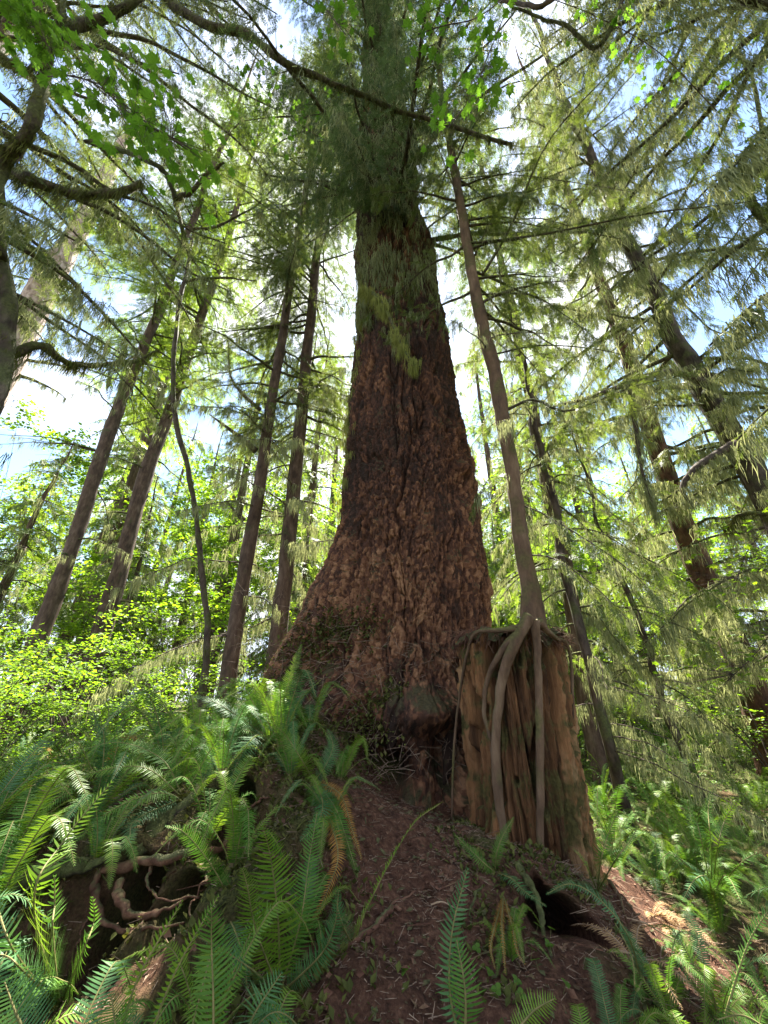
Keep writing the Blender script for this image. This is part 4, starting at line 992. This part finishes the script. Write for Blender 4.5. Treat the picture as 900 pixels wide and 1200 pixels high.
while n < 78:
    D = R.uniform(3.9, 16); x = R.uniform(1.35 if D < 5 else .9, 1.25 * D)
    if D < 4.6 and x < 1.9: continue
    o = copy_tree(fp[n % 3]); s = R.uniform(.65, 1.15); o.location = (x, D, gz(x, D) - .02); o.scale = (s, s, s * R.uniform(.8, 1.1)); o.rotation_euler = (R.normal(0, .08), R.normal(0, .08), R.uniform(0, 6.28)); n += 1
fl = [fern_plant('sword fern among the many on the bank under the lime shrubs', (-2.6, 4.2, gz(-2.6, 4.2)), 11, .8, .13, 611, ['fern', 'fern_lime', 'fern_sky_sheen'], 'sword ferns on the shady bank'),
      fern_plant('sword fern among the many on the bank under the lime shrubs', (-1.7, 5.0, gz(-1.7, 5.0)), 9, .95, .15, 612, ['fern_lime', 'fern', 'fern'], 'sword ferns on the shady bank')]
for k, (x, y, s) in enumerate([(-3.2, 3.4, .9), (-3.9, 4.0, 1), (-2.1, 4.6, .9), (-3.0, 4.9, 1), (-4.5, 3.1, .95), (-1.5, 4.2, .8), (-2.4, 5.6, 1), (-4.2, 5.2, .9), (-5.3, 4.4, 1), (-3.4, 5.9, .9), (-2.7, 3.5, .7), (-1.15, 4.1, .75), (-6.2, 5.2, 1), (-1.9, 3.8, .6), (-5, 6.3, 1)]):
    o = copy_tree(fl[k % 2]); o.location = (x, y, gz(x, y) - .03); o.scale = (s, s, s); o.rotation_euler = (R.normal(0, .1), R.normal(0, .1), R.uniform(0, 6.28))

fb = [fern_plant('smaller sword fern with arching fronds, one of many crowding the bank and path edge', (-1.6, 1.75, gz(-1.6, 1.75)), 9, .55, .12, 621, ['fern', 'fern_sky_sheen', 'fern_lime'], 'small ferns crowding the bank and path edge'),
      fern_plant('smaller sword fern with arching fronds, one of many crowding the bank and path edge', (-.75, 2.5, gz(-.75, 2.5)), 7, .5, .11, 622, ['fern', 'fern_lime'], 'small ferns crowding the bank and path edge', 1.2)]
for k, (x, y, s) in enumerate([(-2.2, 2.2, 1.0), (-2.6, 1.8, 1.1), (-1.9, 3.1, 1), (-1.4, 3.2, .9), (-2.4, 2.8, 1.1), (-.9, 3.5, .9), (-1.1, 1.45, .8), (-.55, 1.75, .75), (-1.5, 2.6, .7), (-.35, 1.5, .6), (-.6, 3.0, .7), (-2.9, 2.5, 1.1), (-1.05, 3.0, .8), (-3.3, 2.9, 1.2), (-.3, 2.75, .6), (1.9, 2.1, .9), (2.3, 2.6, 1), (-1.2, 3.75, 1), (-.62, 3.75, .9), (-1.75, 2.3, 1.0), (-2.1, 1.75, 1.1), (-1.45, 1.35, 1.0), (-.8, 1.35, .8), (-2.6, 3.2, 1.2), (-1.65, 3.5, 1.2), (-1.0, 2.75, .9), (-.75, 3.25, 1.0), (-2.0, 2.65, 1.1), (-.5, 1.4, .7), (-1.8, 4.1, 1.2), (-2.9, 2.0, 1.2), (1.25, 1.55, .8), (.75, 1.3, .6), (1.35, 2.1, .7), (1.5, 2.55, .7), (.62, 1.65, .5), (-.38, 2.3, .55), (-.3, 3.15, .6), (1.05, 1.9, .6), (1.65, 1.75, .9), (.78, 1.95, .5), (.55, 2.35, .4), (1.15, 2.25, .55), (.45, 1.4, .45), (1.3, 1.75, .7)]):
    s *= 1.2; o = copy_tree(fb[k % 2]); o.location = (x, y, gz(x, y) - .03); o.scale = (s, s, s); o.rotation_euler = (R.normal(0, .12), R.normal(0, .12), R.uniform(0, 6.28))

def px_fern(name, label, base_px, fronds, seed, cat='fern'):
    """a fern rooted where base_px meets the ground; fronds given by points (px, py, distance), width in m, material, facing"""
    b = hit_ground(*base_px) if len(base_px) == 2 else np.array(base_px, float)
    root = thing(name, label, cat, b)
    for k, (rows, W, mat, face) in enumerate(fronds):
        pts = [(0, 0, 0)] if rows[0] is None else []
        for r in rows:
            if r is not None: pts.append(P(*r) - b)
        mb = MB(); frond(mb, np.array(pts), W, face, 40 if W > .07 else 30, seed + k, stalk=.1)
        mb.build('frond', [M[mat], M['fern_stalk']], root, False)
    return root
CAMF = (0, -1, .45)      # a blade turned to the clearing
SIDE = (1, -.15, .35)    # a blade seen edge on
px_fern('sword_fern', 'upright yellow green fern frond clump in front of the exposed roots', (328, 1165), [
    ([None, (326, 1080, 1.95), (318, 1010, 1.9), (308, 968, 1.8)], .20, 'fern_lime', CAMF), ([None, (300, 1090, 1.85), (290, 1040, 1.75), (284, 1018, 1.7)], .15, 'fern_lime', CAMF),
    ([None, (352, 1080, 2.0), (362, 1010, 2.05), (372, 950, 2.1)], .15, 'fern', CAMF), ([None, (375, 1120, 1.9), (392, 1085, 1.85), (397, 1042, 1.8)], .10, 'fern_sky_sheen', CAMF), ([None, (300, 1140, 1.7), (255, 1110, 1.6), (215, 1090, 1.5)], .12, 'fern_sky_sheen', (0, -.2, 1))], 700)
px_fern('sword_fern', 'narrow fern with two thin curved edge on fronds at the camera\'s feet', (215, 1230), [
    ([(140, 1215, 1.35), (160, 1150, 1.35), (190, 1095, 1.38), (214, 1056, 1.4)], .055, 'fern_lime', SIDE), ([(175, 1215, 1.4), (205, 1140, 1.42), (235, 1085, 1.45), (256, 1050, 1.5)], .055, 'fern_lime', SIDE),
    ([(250, 1225, 1.35), (250, 1170, 1.36), (248, 1110, 1.38), (248, 1062, 1.36)], .13, 'fern', CAMF), ([(140, 1230, 1.3), (135, 1200, 1.3), (130, 1165, 1.3)], .10, 'fern', CAMF),
    ([(290, 1210, 1.4), (300, 1185, 1.5), (330, 1140, 1.6)], .12, 'fern_sky_sheen', CAMF)], 720)
px_fern('sword_fern', 'fern with a curled over tip beside the red brown root', (270, 1080), [
    ([None, (262, 1040, 2.35), (240, 1003, 2.3), (215, 975, 2.25), (194, 968, 2.2)], .115, 'fern', (-.5, -.6, .6)), ([None, (275, 1090, 2.0), (285, 1120, 1.9), (290, 1160, 1.8)], .1, 'fern_sky_sheen', (0, -.5, 1))], 730)
px_fern('sword_fern', 'single thin yellow green frond arching over the bare soil path', (412, 1105), [
    ([None, (425, 1075, 2.05), (452, 1020, 2.05), (485, 965, 2.05), (518, 940, 2.05)], .06, 'fern_lime', SIDE), ([None, (402, 1085, 1.98), (395, 1060, 1.95), (393, 1040, 1.92)], .09, 'fern_sky_sheen', CAMF)], 740)
px_fern('sword_fern', 'grey green toothed fern frond standing on the dirt path', (540, 1225), [
    ([(540, 1225, 1.35), (527, 1160, 1.36), (530, 1090, 1.38), (548, 1018, 1.42)], .09, 'fern_sky_sheen', (.6, -1, .3)), ([(545, 1220, 1.35), (545, 1160, 1.35), (535, 1100, 1.38)], .1, 'fern', CAMF), ([(600, 1215, 1.4), (625, 1185, 1.4), (650, 1170, 1.38)], .07, 'fern_lime', CAMF)], 750)
px_fern('sword_fern', 'tall bright fern with broad fronds on the mossy log', (70, 1180), [
    ([None, (40, 1060, 1.7), (75, 985, 1.75), (132, 915, 1.8)], .22, 'fern_lime', CAMF), ([None, (62, 1100, 1.6), (64, 1060, 1.6), (64, 1025, 1.58)], .19, 'fern', CAMF), ([None, (20, 1120, 1.6), (-5, 1060, 1.6), (-25, 1030, 1.6)], .17, 'fern_sky_sheen', CAMF),
    ([None, (95, 1120, 1.65), (110, 1080, 1.65), (108, 1050, 1.6)], .14, 'fern', CAMF), ([None, (30, 1140, 1.5), (5, 1120, 1.45), (-20, 1125, 1.4)], .16, 'fern_sky_sheen', (0, -.3, 1)), ([(40, 1230, 1.3), (20, 1190, 1.3), (5, 1150, 1.3)], .15, 'fern_sky_sheen', CAMF)], 760)
px_fern('sword_fern', 'fern on the bank edge with hanging fronds painted with a blue sky sheen', (318, 868), [
    ([None, (300, 862, 3.2), (280, 890, 3.05), (264, 938, 2.95)], .21, 'fern_sky_sheen', (-.1, -1, .5)), ([None, (275, 872, 3.2), (245, 895, 3.05), (234, 948, 2.95)], .16, 'fern_sky_sheen', (-.1, -1, .5)),
    ([None, (328, 840, 3.3), (338, 800, 3.35), (353, 755, 3.4)], .17, 'fern_lime', CAMF), ([None, (316, 850, 3.3), (312, 830, 3.3), (316, 812, 3.3)], .15, 'fern_lime', CAMF), ([None, (335, 855, 3.2), (352, 820, 3.2), (378, 795, 3.2)], .05, 'fern_lime', SIDE),
    ([None, (285, 855, 3.3), (240, 850, 3.3), (190, 870, 3.25)], .17, 'fern', (0, -.4, 1)), ([None, (280, 840, 3.4), (245, 820, 3.4), (215, 815, 3.4)], .17, 'fern_sky_sheen', (0, -.4, 1)), ([None, (300, 830, 3.5), (285, 805, 3.5), (270, 795, 3.5)], .17, 'fern', CAMF)], 770)
px_fern('sword_fern', 'bright fern leaning over the bank with an orange withered frond below it', (368, 915), [
    ([None, (352, 888, 2.85), (335, 862, 2.85), (320, 848, 2.8)], .14, 'fern_lime', (-.3, -1, .5)), ([None, (380, 900, 2.95), (390, 875, 2.95), (384, 855, 2.95)], .13, 'fern_sky_sheen', CAMF), ([None, (378, 940, 2.7), (372, 965, 2.6), (352, 985, 2.5)], .17, 'fern_sky_sheen', CAMF),
    ([None, (392, 945, 2.7), (408, 990, 2.6), (420, 1030, 2.5)], .12, 'fern', (.4, -1, .4)), ([None, (398, 930, 2.75), (412, 970, 2.65), (424, 1008, 2.55)], .07, 'fern_dead', CAMF), ([None, (395, 990, 2.5), (385, 1040, 2.4), (360, 1095, 2.3)], .10, 'fern_dead', CAMF), ([None, (365, 950, 2.7), (345, 1000, 2.55), (330, 1010, 2.5)], .15, 'fern', CAMF)], 780)
px_fern('sword_fern', 'fern with long fronds sweeping down the bank above the root loops', (215, 935), [
    ([None, (180, 930, 2.8), (130, 950, 2.7), (90, 985, 2.6)], .16, 'fern', (0, -.5, 1)), ([None, (170, 900, 2.9), (110, 905, 2.8), (60, 930, 2.7)], .15, 'fern_lime', (0, -.4, 1)), ([None, (160, 960, 2.7), (150, 985, 2.55), (125, 1010, 2.5)], .13, 'fern_sky_sheen', (0, -.7, .8)),
    ([None, (190, 890, 3.0), (140, 870, 3), (90, 880, 3)], .16, 'fern', (0, -.4, 1)), ([None, (240, 890, 2.95), (255, 860, 2.9), (250, 830, 2.9)], .14, 'fern', CAMF)], 790)
px_fern('sword_fern', 'fern frond arching over the dark hole under the stump', (752, 1150), [
    ([None, (735, 1095, 2.1), (700, 1052, 2.1), (668, 1036, 2.1), (640, 1048, 2.1)], .085, 'fern_sky_sheen', (.2, -.6, 1)), ([None, (745, 1160, 1.9), (740, 1120, 1.95), (720, 1080, 2.0)], .08, 'fern', SIDE)], 800)
px_fern('sword_fern', 'upright dark fern growing out of the stump foot', (700, 1045), [
    ([None, (704, 1010, 2.6), (712, 980, 2.6), (724, 950, 2.6)], .16, 'fern', CAMF), ([None, (690, 1020, 2.6), (682, 1005, 2.6), (672, 995, 2.6)], .07, 'fern_lime', CAMF), ([None, (720, 1010, 2.6), (738, 985, 2.6), (748, 968, 2.6)], .1, 'fern', CAMF)], 810)
px_fern('sword_fern', 'single edge on fern frond next to the dry straw and short pale stick', (862, 1215), [
    ([(850, 1190, 1.6), (868, 1130, 1.6), (885, 1090, 1.6), (915, 1050, 1.6)], .085, 'fern_sky_sheen', (.9, -.5, .4)), ([(905, 1210, 1.5), (870, 1190, 1.5), (840, 1195, 1.5)], .09, 'fern', (0, -.3, 1))], 820)
px_fern('sword_fern', 'full dark green fern at the near edge of the sunlit fern floor', (835, 1055), [
    ([None, (825, 1000, 3.2), (815, 960, 3.2), (800, 940, 3.1)], .2, 'fern', CAMF), ([None, (840, 1000, 3.2), (850, 960, 3.2), (868, 935, 3.1)], .2, 'fern_lime', CAMF), ([None, (810, 1020, 3.1), (785, 1000, 3), (770, 1015, 2.9)], .17, 'fern', (0, -.4, 1)),
    ([None, (860, 1020, 3.1), (888, 1000, 3), (905, 1015, 2.9)], .17, 'fern', (0, -.4, 1)), ([None, (830, 1030, 2.9), (815, 1030, 2.7), (800, 1055, 2.5)], .17, 'fern_sky_sheen', (0, -.4, 1)), ([None, (845, 1030, 2.9), (855, 1030, 2.7), (870, 1060, 2.5)], .17, 'fern', (0, -.4, 1)), ([None, (833, 990, 3.3), (830, 950, 3.35), (835, 925, 3.4)], .2, 'fern', CAMF)], 830)
# two smooth young fronds on the soil by the stump foot
px_fern('deer_fern', 'two smooth bright green strap fronds at the stump foot', (580, 1022), [
    ([None, (568, 1012, 2.75), (550, 995, 2.75), (533, 978, 2.75)], .075, 'fern', (.3, -1, .6)), ([None, (582, 1000, 2.8), (590, 978, 2.8), (602, 958, 2.8)], .075, 'fern', (-.3, -1, .6)), ([None, (600, 1030, 2.7), (615, 1045, 2.6), (640, 1062, 2.5)], .08, 'fern_sky_sheen', (0, -.6, 1))], 840)
px_fern('dead_fern', 'withered red brown fern fronds hanging on the dirt below the stump', (590, 1050), [
    ([None, (588, 1080, 2.3), (590, 1110, 2.2), (592, 1140, 2.1)], .03, 'fern_dead', CAMF), ([None, (600, 1085, 2.3), (606, 1115, 2.2), (615, 1130, 2.15)], .03, 'fern_dead', CAMF), ([None, (580, 1085, 2.3), (575, 1110, 2.2), (580, 1135, 2.1)], .025, 'fern_dead', CAMF)], 850)

# ------------------------------------------------------------------ roots, logs and litter
def ground_tube(name, label, cat, rows, mat, lift=.4, rough=.25, extra=(), seed=1, tapered=None):
    def line(rows):
        pts = []
        for px, py, w in rows:
            q = hit_ground(px, py); D = q[1]; r_ = w * (.34 if 'root' in name else .5) / F * D / ray(px, py)[1]
            q = np.array([0, 0, CAMZ]) + (q - np.array([0, 0, CAMZ])) * (1 - lift * r_ * 1.2 / max(D, .5)); pts.append(np.append(q, r_))
        c = spline(np.array(pts), 60)
        for k in range(3):   # calm the depth jumps of the rough ground
            for _ in range(5): c[1:-1, k] = (c[:-2, k] + 2 * c[1:-1, k] + c[2:, k]) / 4
        c[:, :3] += .01 * np.stack([fbm(np.linspace(0, 9, 60) + k * 9, np.zeros(60), None, 3, seed + k) for k in range(3)], -1)
        c[:, 3] *= np.linspace(1, .5, 60) * (1 + .25 * fbm(np.linspace(0, 14, 60), np.zeros(60), None, 3, seed))
        return c
    c = line(rows); base = c[0, :3].copy(); root = thing(name, label, cat, base)
    mb = MB(); tube(mb, c[:, :3] - base, np.maximum(c[:, 3], .004), 10, 0, rough, True, seed); mb.build('main_root' if 'root' in name else 'stem', M[mat], root)
    for q, ex in enumerate(extra):
        c = line(ex); mb = MB(); tube(mb, c[:, :3] - base, np.maximum(c[:, 3], .003), 8, 0, rough, True, seed + q + 1); mb.build('side_root' if 'root' in name else 'side_stem', M[mat], root)
    return root
ground_tube('exposed_root', 'long red brown root with a forked tip along the fern bank', 'root', [(120, 1022, 14), (165, 1010, 14), (205, 1006, 15), (240, 997, 15), (270, 996, 14), (300, 1000, 12)], 'root', 1.5, extra=[[(262, 996, 12), (272, 970, 10), (285, 950, 9), (300, 942, 8), (312, 935, 7)]], seed=5)
ground_tube('exposed_root', 'looping dark red root coiled below the mossy log', 'root', [(118, 1020, 14), (112, 1045, 13), (120, 1075, 12), (145, 1090, 11), (180, 1086, 10), (215, 1082, 8)], 'root', 1.5, extra=[[(140, 1035, 16), (142, 1055, 18), (158, 1072, 16), (190, 1068, 12), (220, 1050, 10)]], seed=6)
ground_tube('exposed_root', 'short forked root crossing the bare soil path', 'root', [(400, 1118, 9), (425, 1098, 11), (448, 1078, 10), (462, 1060, 8), (486, 1046, 6)], 'root', 1.2, extra=[[(445, 1082, 8), (462, 1066, 7), (484, 1070, 5)]], seed=7)
ground_tube('exposed_root', 'low root collar between the stump and the dark hole', 'root', [(600, 1008, 12), (618, 1028, 15), (630, 1055, 14), (638, 1085, 12), (645, 1125, 9)], 'moss_limb', .6, extra=[[(650, 1030, 12), (690, 1040, 16), (718, 1070, 14), (745, 1115, 10)], [(585, 1000, 7), (562, 1040, 6), (550, 1090, 4)]], seed=8)
ground_tube('mossy_log', 'thin mossy log lying across the ferns on the bank', 'log', [(-20, 1040, 24), (25, 1033, 24), (70, 1022, 22), (110, 1012, 20), (140, 1004, 18)], 'moss_limb', 1.6, .4, seed=9)
ground_tube('mossy_log', 'mossy decayed log sloping down the bank under long fronds', 'log', [(262, 905, 14), (225, 938, 28), (195, 965, 32), (165, 995, 30), (150, 1010, 12)], 'moss_limb', -.4, .4, seed=10)
ground_tube('fallen_branch', 'mossy dead branch arching over the lime shrubs', 'branch', [(-10, 815, 12), (30, 798, 11), (65, 786, 10), (95, 800, 8), (130, 806, 9), (165, 822, 7), (200, 828, 6)], 'moss_limb', 6, .4, extra=[[(20, 830, 8), (60, 822, 7), (100, 815, 7), (150, 818, 6)]], seed=11)
ground_tube('fallen_branch', 'dark fallen branch on the ground past the stump', 'branch', [(720, 1005, 6), (745, 1006, 9), (775, 1010, 10), (800, 1016, 7)], 'bark_dark', 1, .3, seed=12)

rt = None
RL = [[(250, 998, 6), (240, 1030, 5), (225, 1062, 4), (232, 1100, 3)], [(180, 1010, 6), (172, 1035, 6), (190, 1050, 4), (235, 1052, 3)], [(300, 1000, 6), (330, 1010, 5), (345, 1035, 4), (340, 1065, 3)], [(115, 1060, 5), (95, 1090, 5), (90, 1120, 4)], [(430, 960, 4), (425, 1000, 4), (440, 1040, 3)], [(530, 955, 5), (540, 990, 5), (553, 1010, 4), (560, 1030, 3)], [(690, 1010, 9), (720, 1045, 8), (740, 1090, 6), (770, 1130, 4)], [(470, 930, 4), (500, 960, 4), (520, 1000, 3)], [(500, 1100, 4), (520, 1130, 4), (545, 1150, 3)]]
for k, rows in enumerate(RL):
    ground_tube('exposed_root', ['thin rootlet dropping from the forked root', 'curled thin root inside the dark root loop', 'thin root below the forked root tip, towards the bright fern', 'thin root at the end of the mossy log', 'hair thin root along the edge of the fern bank and path', 'short pale root at the foot of the long hanging stump root', 'thick root running from the stump foot towards the straw', 'hair thin root on the path below the burl', 'hair thin root on the near path by the toothed frond'][k], 'root', rows, 'root', 1.2, .3, seed=40 + k)
def stick(label, a, b, w):
    p, q = hit_ground(*a), hit_ground(*b); p[2] += .015; q[2] += .03; root = thing('dead_stick', label, 'stick', p)
    c = spline([(0, 0, 0), (q - p) * .35 + (0, 0, .015), (q - p) * .7 + (0, 0, .0), q - p], 16); mb = MB(); tube(mb, c, np.linspace(w, w * .4, 16), 6, 0, .2); mb.build('stem', M['straw'], root)
    mb = MB(); e = (q - p) * .45; segs(mb, [c[7]], [c[7] + np.array([e[1] * .35, -e[0] * .35, .03])], w * .5, w * .2); mb.build('side_twig', M['straw'], root)
for k, (a, b, w, l) in enumerate([((735, 1080), (800, 1112), .006, 'pale dead stick in the straw beside the arching frond'), ((760, 1045), (870, 1085), .008, 'long pale stick on the ground by the sunlit ferns'), ((790, 1130), (840, 1095), .005, 'short pale stick near the corner fern'), ((720, 1120), (775, 1150), .007, 'brown stick under the arching frond\'s root'), ((820, 1075), (890, 1110), .005, 'thin pale stick in front of the full dark green fern'), ((505, 1065), (545, 1075), .004, 'small twig lying across the middle of the path')]):
    stick(l, a, b, w)
for k, (px, py, l) in enumerate([(765, 1075, 'straw coloured dead fern litter beside the dark hole'), (745, 1130, 'withered pale fern by the arching frond'), (800, 1095, 'straw coloured dead fern in front of the sunlit ferns')]):
    b = hit_ground(px, py); root = thing('dead_fern', l, 'fern', b); RR = np.random.default_rng(k)
    for q in range(7):
        az = RR.uniform(0, 6.28); mb = MB(); frond(mb, arch(az, RR.uniform(.2, .38), .06, .05), .07, (.01, 0, 1), 20, q); mb.build('frond', [M['straw_leaf'], M['straw']], root, False)
for k, (x, y, s) in enumerate([(1.75, 2.5, .8), (2.5, 2.1, 1), (2.15, 1.75, .8), (2.75, 3.2, 1.1), (3.1, 2.6, 1.1), (1.75, 3.1, .7), (2.3, 3.6, 1), (1.9, 4.1, .9), (3.4, 3.3, 1.1), (2.7, 4.3, 1.1)]):
    o = copy_tree(fp[k % 3]); s *= .62; o.location = (x, y, gz(x, y) - .03); o.scale = (s, s, s); o.rotation_euler = (.1, .1, k * 1.7)

def scatter_ground(n, xr, yr, R):
    x, y = R.uniform(*xr, n), R.uniform(*yr, n)
    for c, ra, dep, dn in BURROWS:      # nothing floats over the hollows
        k = ((x - c[0]) / ra) ** 2 + ((y - c[1]) / ra) ** 2 < 1.5; x = np.where(k, x + 3 * ra * np.sign(x - c[0] + 1e-3), x)
    return x, y, ground_h(x, y)
R = np.random.default_rng(123)
lit = MB()
for xr, yr, n, l0, l1, w in (((-.6, 1.5), (1.2, 4.6), 6200, .010, .05, .0016), ((-2.2, -.4), (1.4, 4), 1800, .015, .07, .002), ((1.0, 2.6), (1.8, 4.6), 1500, .02, .10, .0022)):
    x, y, z = scatter_ground(n, xr, yr, R); p = np.stack([x, y, z + .006], -1); az = R.uniform(0, 2 * PI, n)
    d = np.stack([np.cos(az), np.sin(az), R.normal(0, .25, n)], -1); segs(lit, p, p + d * R.uniform(l0, l1, (n, 1)), w, w * .5)
    k = n // 40; x, y, z = scatter_ground(k, xr, yr, R); p = np.stack([x, y, z + .012], -1); az = R.uniform(0, 2 * PI, k); d = np.stack([np.cos(az), np.sin(az), R.normal(0, .12, k)], -1); segs(lit, p, p + d * R.uniform(.06, .22, (k, 1)), .0035, .0015, 1)
    k = n // 2; x, y, z = scatter_ground(k, xr, yr, R); az = R.uniform(0, 2 * PI, k)
    place(lit, DIAMOND, np.stack([x, y, z + .006], -1), np.stack([np.cos(az), np.sin(az), R.normal(0, .3, k)], -1), nrm(np.array([0, 0, 1.0]) + R.normal(0, .4, (k, 3))), R.uniform(.012, .05, k), 1)
tag(lit.build('needle_litter', [M['dead_twig'], M['root']], None, False), 'brown needles, twigs and bark flakes strewn on the soil', 'litter', None, 'stuff')
mo = MB()
x, y, z = scatter_ground(42000, (-3.2, 1.4), (1.2, 5.0), R)
keep = (np.abs(x - .1 - .03 * y) > .27 + .1 * R.normal(0, 1, len(x))) & (vnoise(x * 3, y * 3, None, 4) > -.15)
x, y, z = x[keep], y[keep], z[keep]; az = R.uniform(0, 2 * PI, len(x))
place(mo, DIAMOND, np.stack([x, y, z], -1), nrm(np.stack([np.cos(az), np.sin(az), R.uniform(.2, 1.4, len(x))], -1)), np.array([0, 0, 1.0]), R.uniform(.015, .05, len(x)))
tag(mo.build('moss_cover', M['moss_tuft'], None, False), 'low olive moss covering the bank and the stump foot', 'moss', None, 'stuff')
cv = MB()
for n, f in ((26000, lambda k: (R.uniform(-14, -1.6, k), R.uniform(4.6, 20, k))), (30000, lambda k: (R.uniform(1.0, 16, k), R.uniform(4.2, 20, k))), (9000, lambda k: (R.uniform(-5, -1.7, k), R.uniform(2.6, 5, k))), (9000, lambda k: (R.uniform(-3, 3, k), R.uniform(7, 20, k)))):
    x, y = f(n); hh = (.32 * np.clip(vnoise(x * .8, y * .8, None, 9) + .6, .1, 1.5)) * R.random(n) ** .7
    z = ground_h(x, y) + hh; az = R.uniform(0, 2 * PI, n)
    if n == 9000: hh = hh * .6
    place(cv, LEAF, np.stack([x, y, z], -1), np.stack([np.cos(az), np.sin(az), R.normal(0, .3, n)], -1), nrm(np.array([0, 0, 1.0]) + R.normal(0, .35, (n, 3))), R.uniform(.025, .06, n) * (.4 + y * .09))
tag(cv.build('ground_cover', M['cover'], None, False), 'low bright green leafy cover between the ferns', 'ground cover', None, 'stuff')
# wood sorrel
so = None
for k, (px, py) in enumerate([(600, 1108), (618, 1100), (606, 1120), (640, 1115), (628, 1095), (648, 1122), (610, 1135), (585, 1170), (602, 1160), (622, 1125), (632, 1140), (590, 1095), (560, 1120), (570, 1150), (645, 1100), (520, 1180), (480, 1150), (610, 1175), (660, 1165)]):
    b = hit_ground(px, py)
    if so is None:
        so = thing('wood_sorrel', 'tiny bright green three leaved sorrel on the soil below the stump', 'plant', b, 0, 'wood sorrel below the stump')
        mb, st = MB(), MB()
        for q in range(3):
            a = q * 2.094; place(mb, tpl_leaf(1.0, .1), np.array([[0, 0, .035]]), np.array([[math.cos(a), math.sin(a), .05]]), np.array([0, 0, 1.0]), .022)
        segs(st, [[0, 0, 0]], [[0, 0, .036]], .0012, .001)
        mb.build('leaves', M['maple'], so, False); st.build('stem', M['fern_stalk'], so)
    else:
        o = copy_tree(so); o.location = tuple(b); o.rotation_euler = (-.5, .1, k * 1.3)

# ------------------------------------------------------------------ sky, sun, camera
SUN_AZ, SUN_EL = math.radians(4), math.radians(60)
w = bpy.data.worlds.new('World'); scene.world = w; w.use_nodes = True
nt = w.node_tree; N, L = nt.nodes, nt.links; N.clear()
out = N.new('ShaderNodeOutputWorld'); bg = N.new('ShaderNodeBackground'); sky = N.new('ShaderNodeTexSky')
sky.sky_type = 'NISHITA'; sky.sun_disc = False; sky.sun_elevation = SUN_EL; sky.sun_rotation = SUN_AZ; sky.dust_density = .3; sky.ozone_density = 2
tc = N.new('ShaderNodeTexCoord'); no = N.new('ShaderNodeTexNoise'); no.inputs['Scale'].default_value = 2.4; no.inputs['Detail'].default_value = 7
L.new(tc.outputs['Generated'], no.inputs['Vector'])
cr = ramp(N, [(.46, (0, 0, 0)), (.60, (1, 1, 1))]); L.new(no.outputs['Fac'], cr.inputs[0])
mx = N.new('ShaderNodeMix'); mx.data_type = 'RGBA'; mx.inputs[7].default_value = (5.6, 5.4, 5.1, 1)
mu = N.new('ShaderNodeMath'); mu.operation = 'MULTIPLY'; mu.inputs[1].default_value = .75; L.new(cr.outputs[0], mu.inputs[0])
vm = N.new('ShaderNodeVectorMath'); vm.operation = 'MINIMUM'; vm.inputs[1].default_value = (3.0, 3.6, 4.7); L.new(sky.outputs[0], vm.inputs[0])
L.new(mu.outputs[0], mx.inputs[0]); L.new(vm.outputs[0], mx.inputs[6]); L.new(mx.outputs[2], bg.inputs[0])
bg.inputs[1].default_value = .068; L.new(bg.outputs[0], out.inputs[0])
sl = bpy.data.lights.new('sun', 'SUN'); sl.energy = 5; sl.angle = math.radians(.5); sl.color = (1, .95, .84)
so_ = bpy.data.objects.new('sun', sl); COL.objects.link(so_)
sd = Vector((math.sin(SUN_AZ) * math.cos(SUN_EL), math.cos(SUN_AZ) * math.cos(SUN_EL), math.sin(SUN_EL)))
so_.rotation_euler = sd.to_track_quat('Z', 'Y').to_euler()

cam = bpy.data.cameras.new('camera'); co = bpy.data.objects.new('camera', cam); COL.objects.link(co)
co.location = (0, 0, CAMZ); co.rotation_euler = (math.radians(90) + PITCH, 0, 0)
cam.sensor_fit = 'VERTICAL'; cam.sensor_height = 36; cam.lens = 36 * F / 1200; cam.clip_start = .05; cam.clip_end = 1000
scene.camera = co
scene.view_settings.view_transform = 'Standard'; scene.view_settings.look = 'None'; scene.view_settings.exposure = 2.8; scene.view_settings.gamma = 1
scene.view_settings.use_curve_mapping = False
scene.render.engine = 'CYCLES'; scene.cycles.max_bounces = 8; scene.cycles.transmission_bounces = 5; scene.cycles.diffuse_bounces = 5
scene.cycles.use_denoising = True; scene.cycles.sample_clamp_indirect = 8
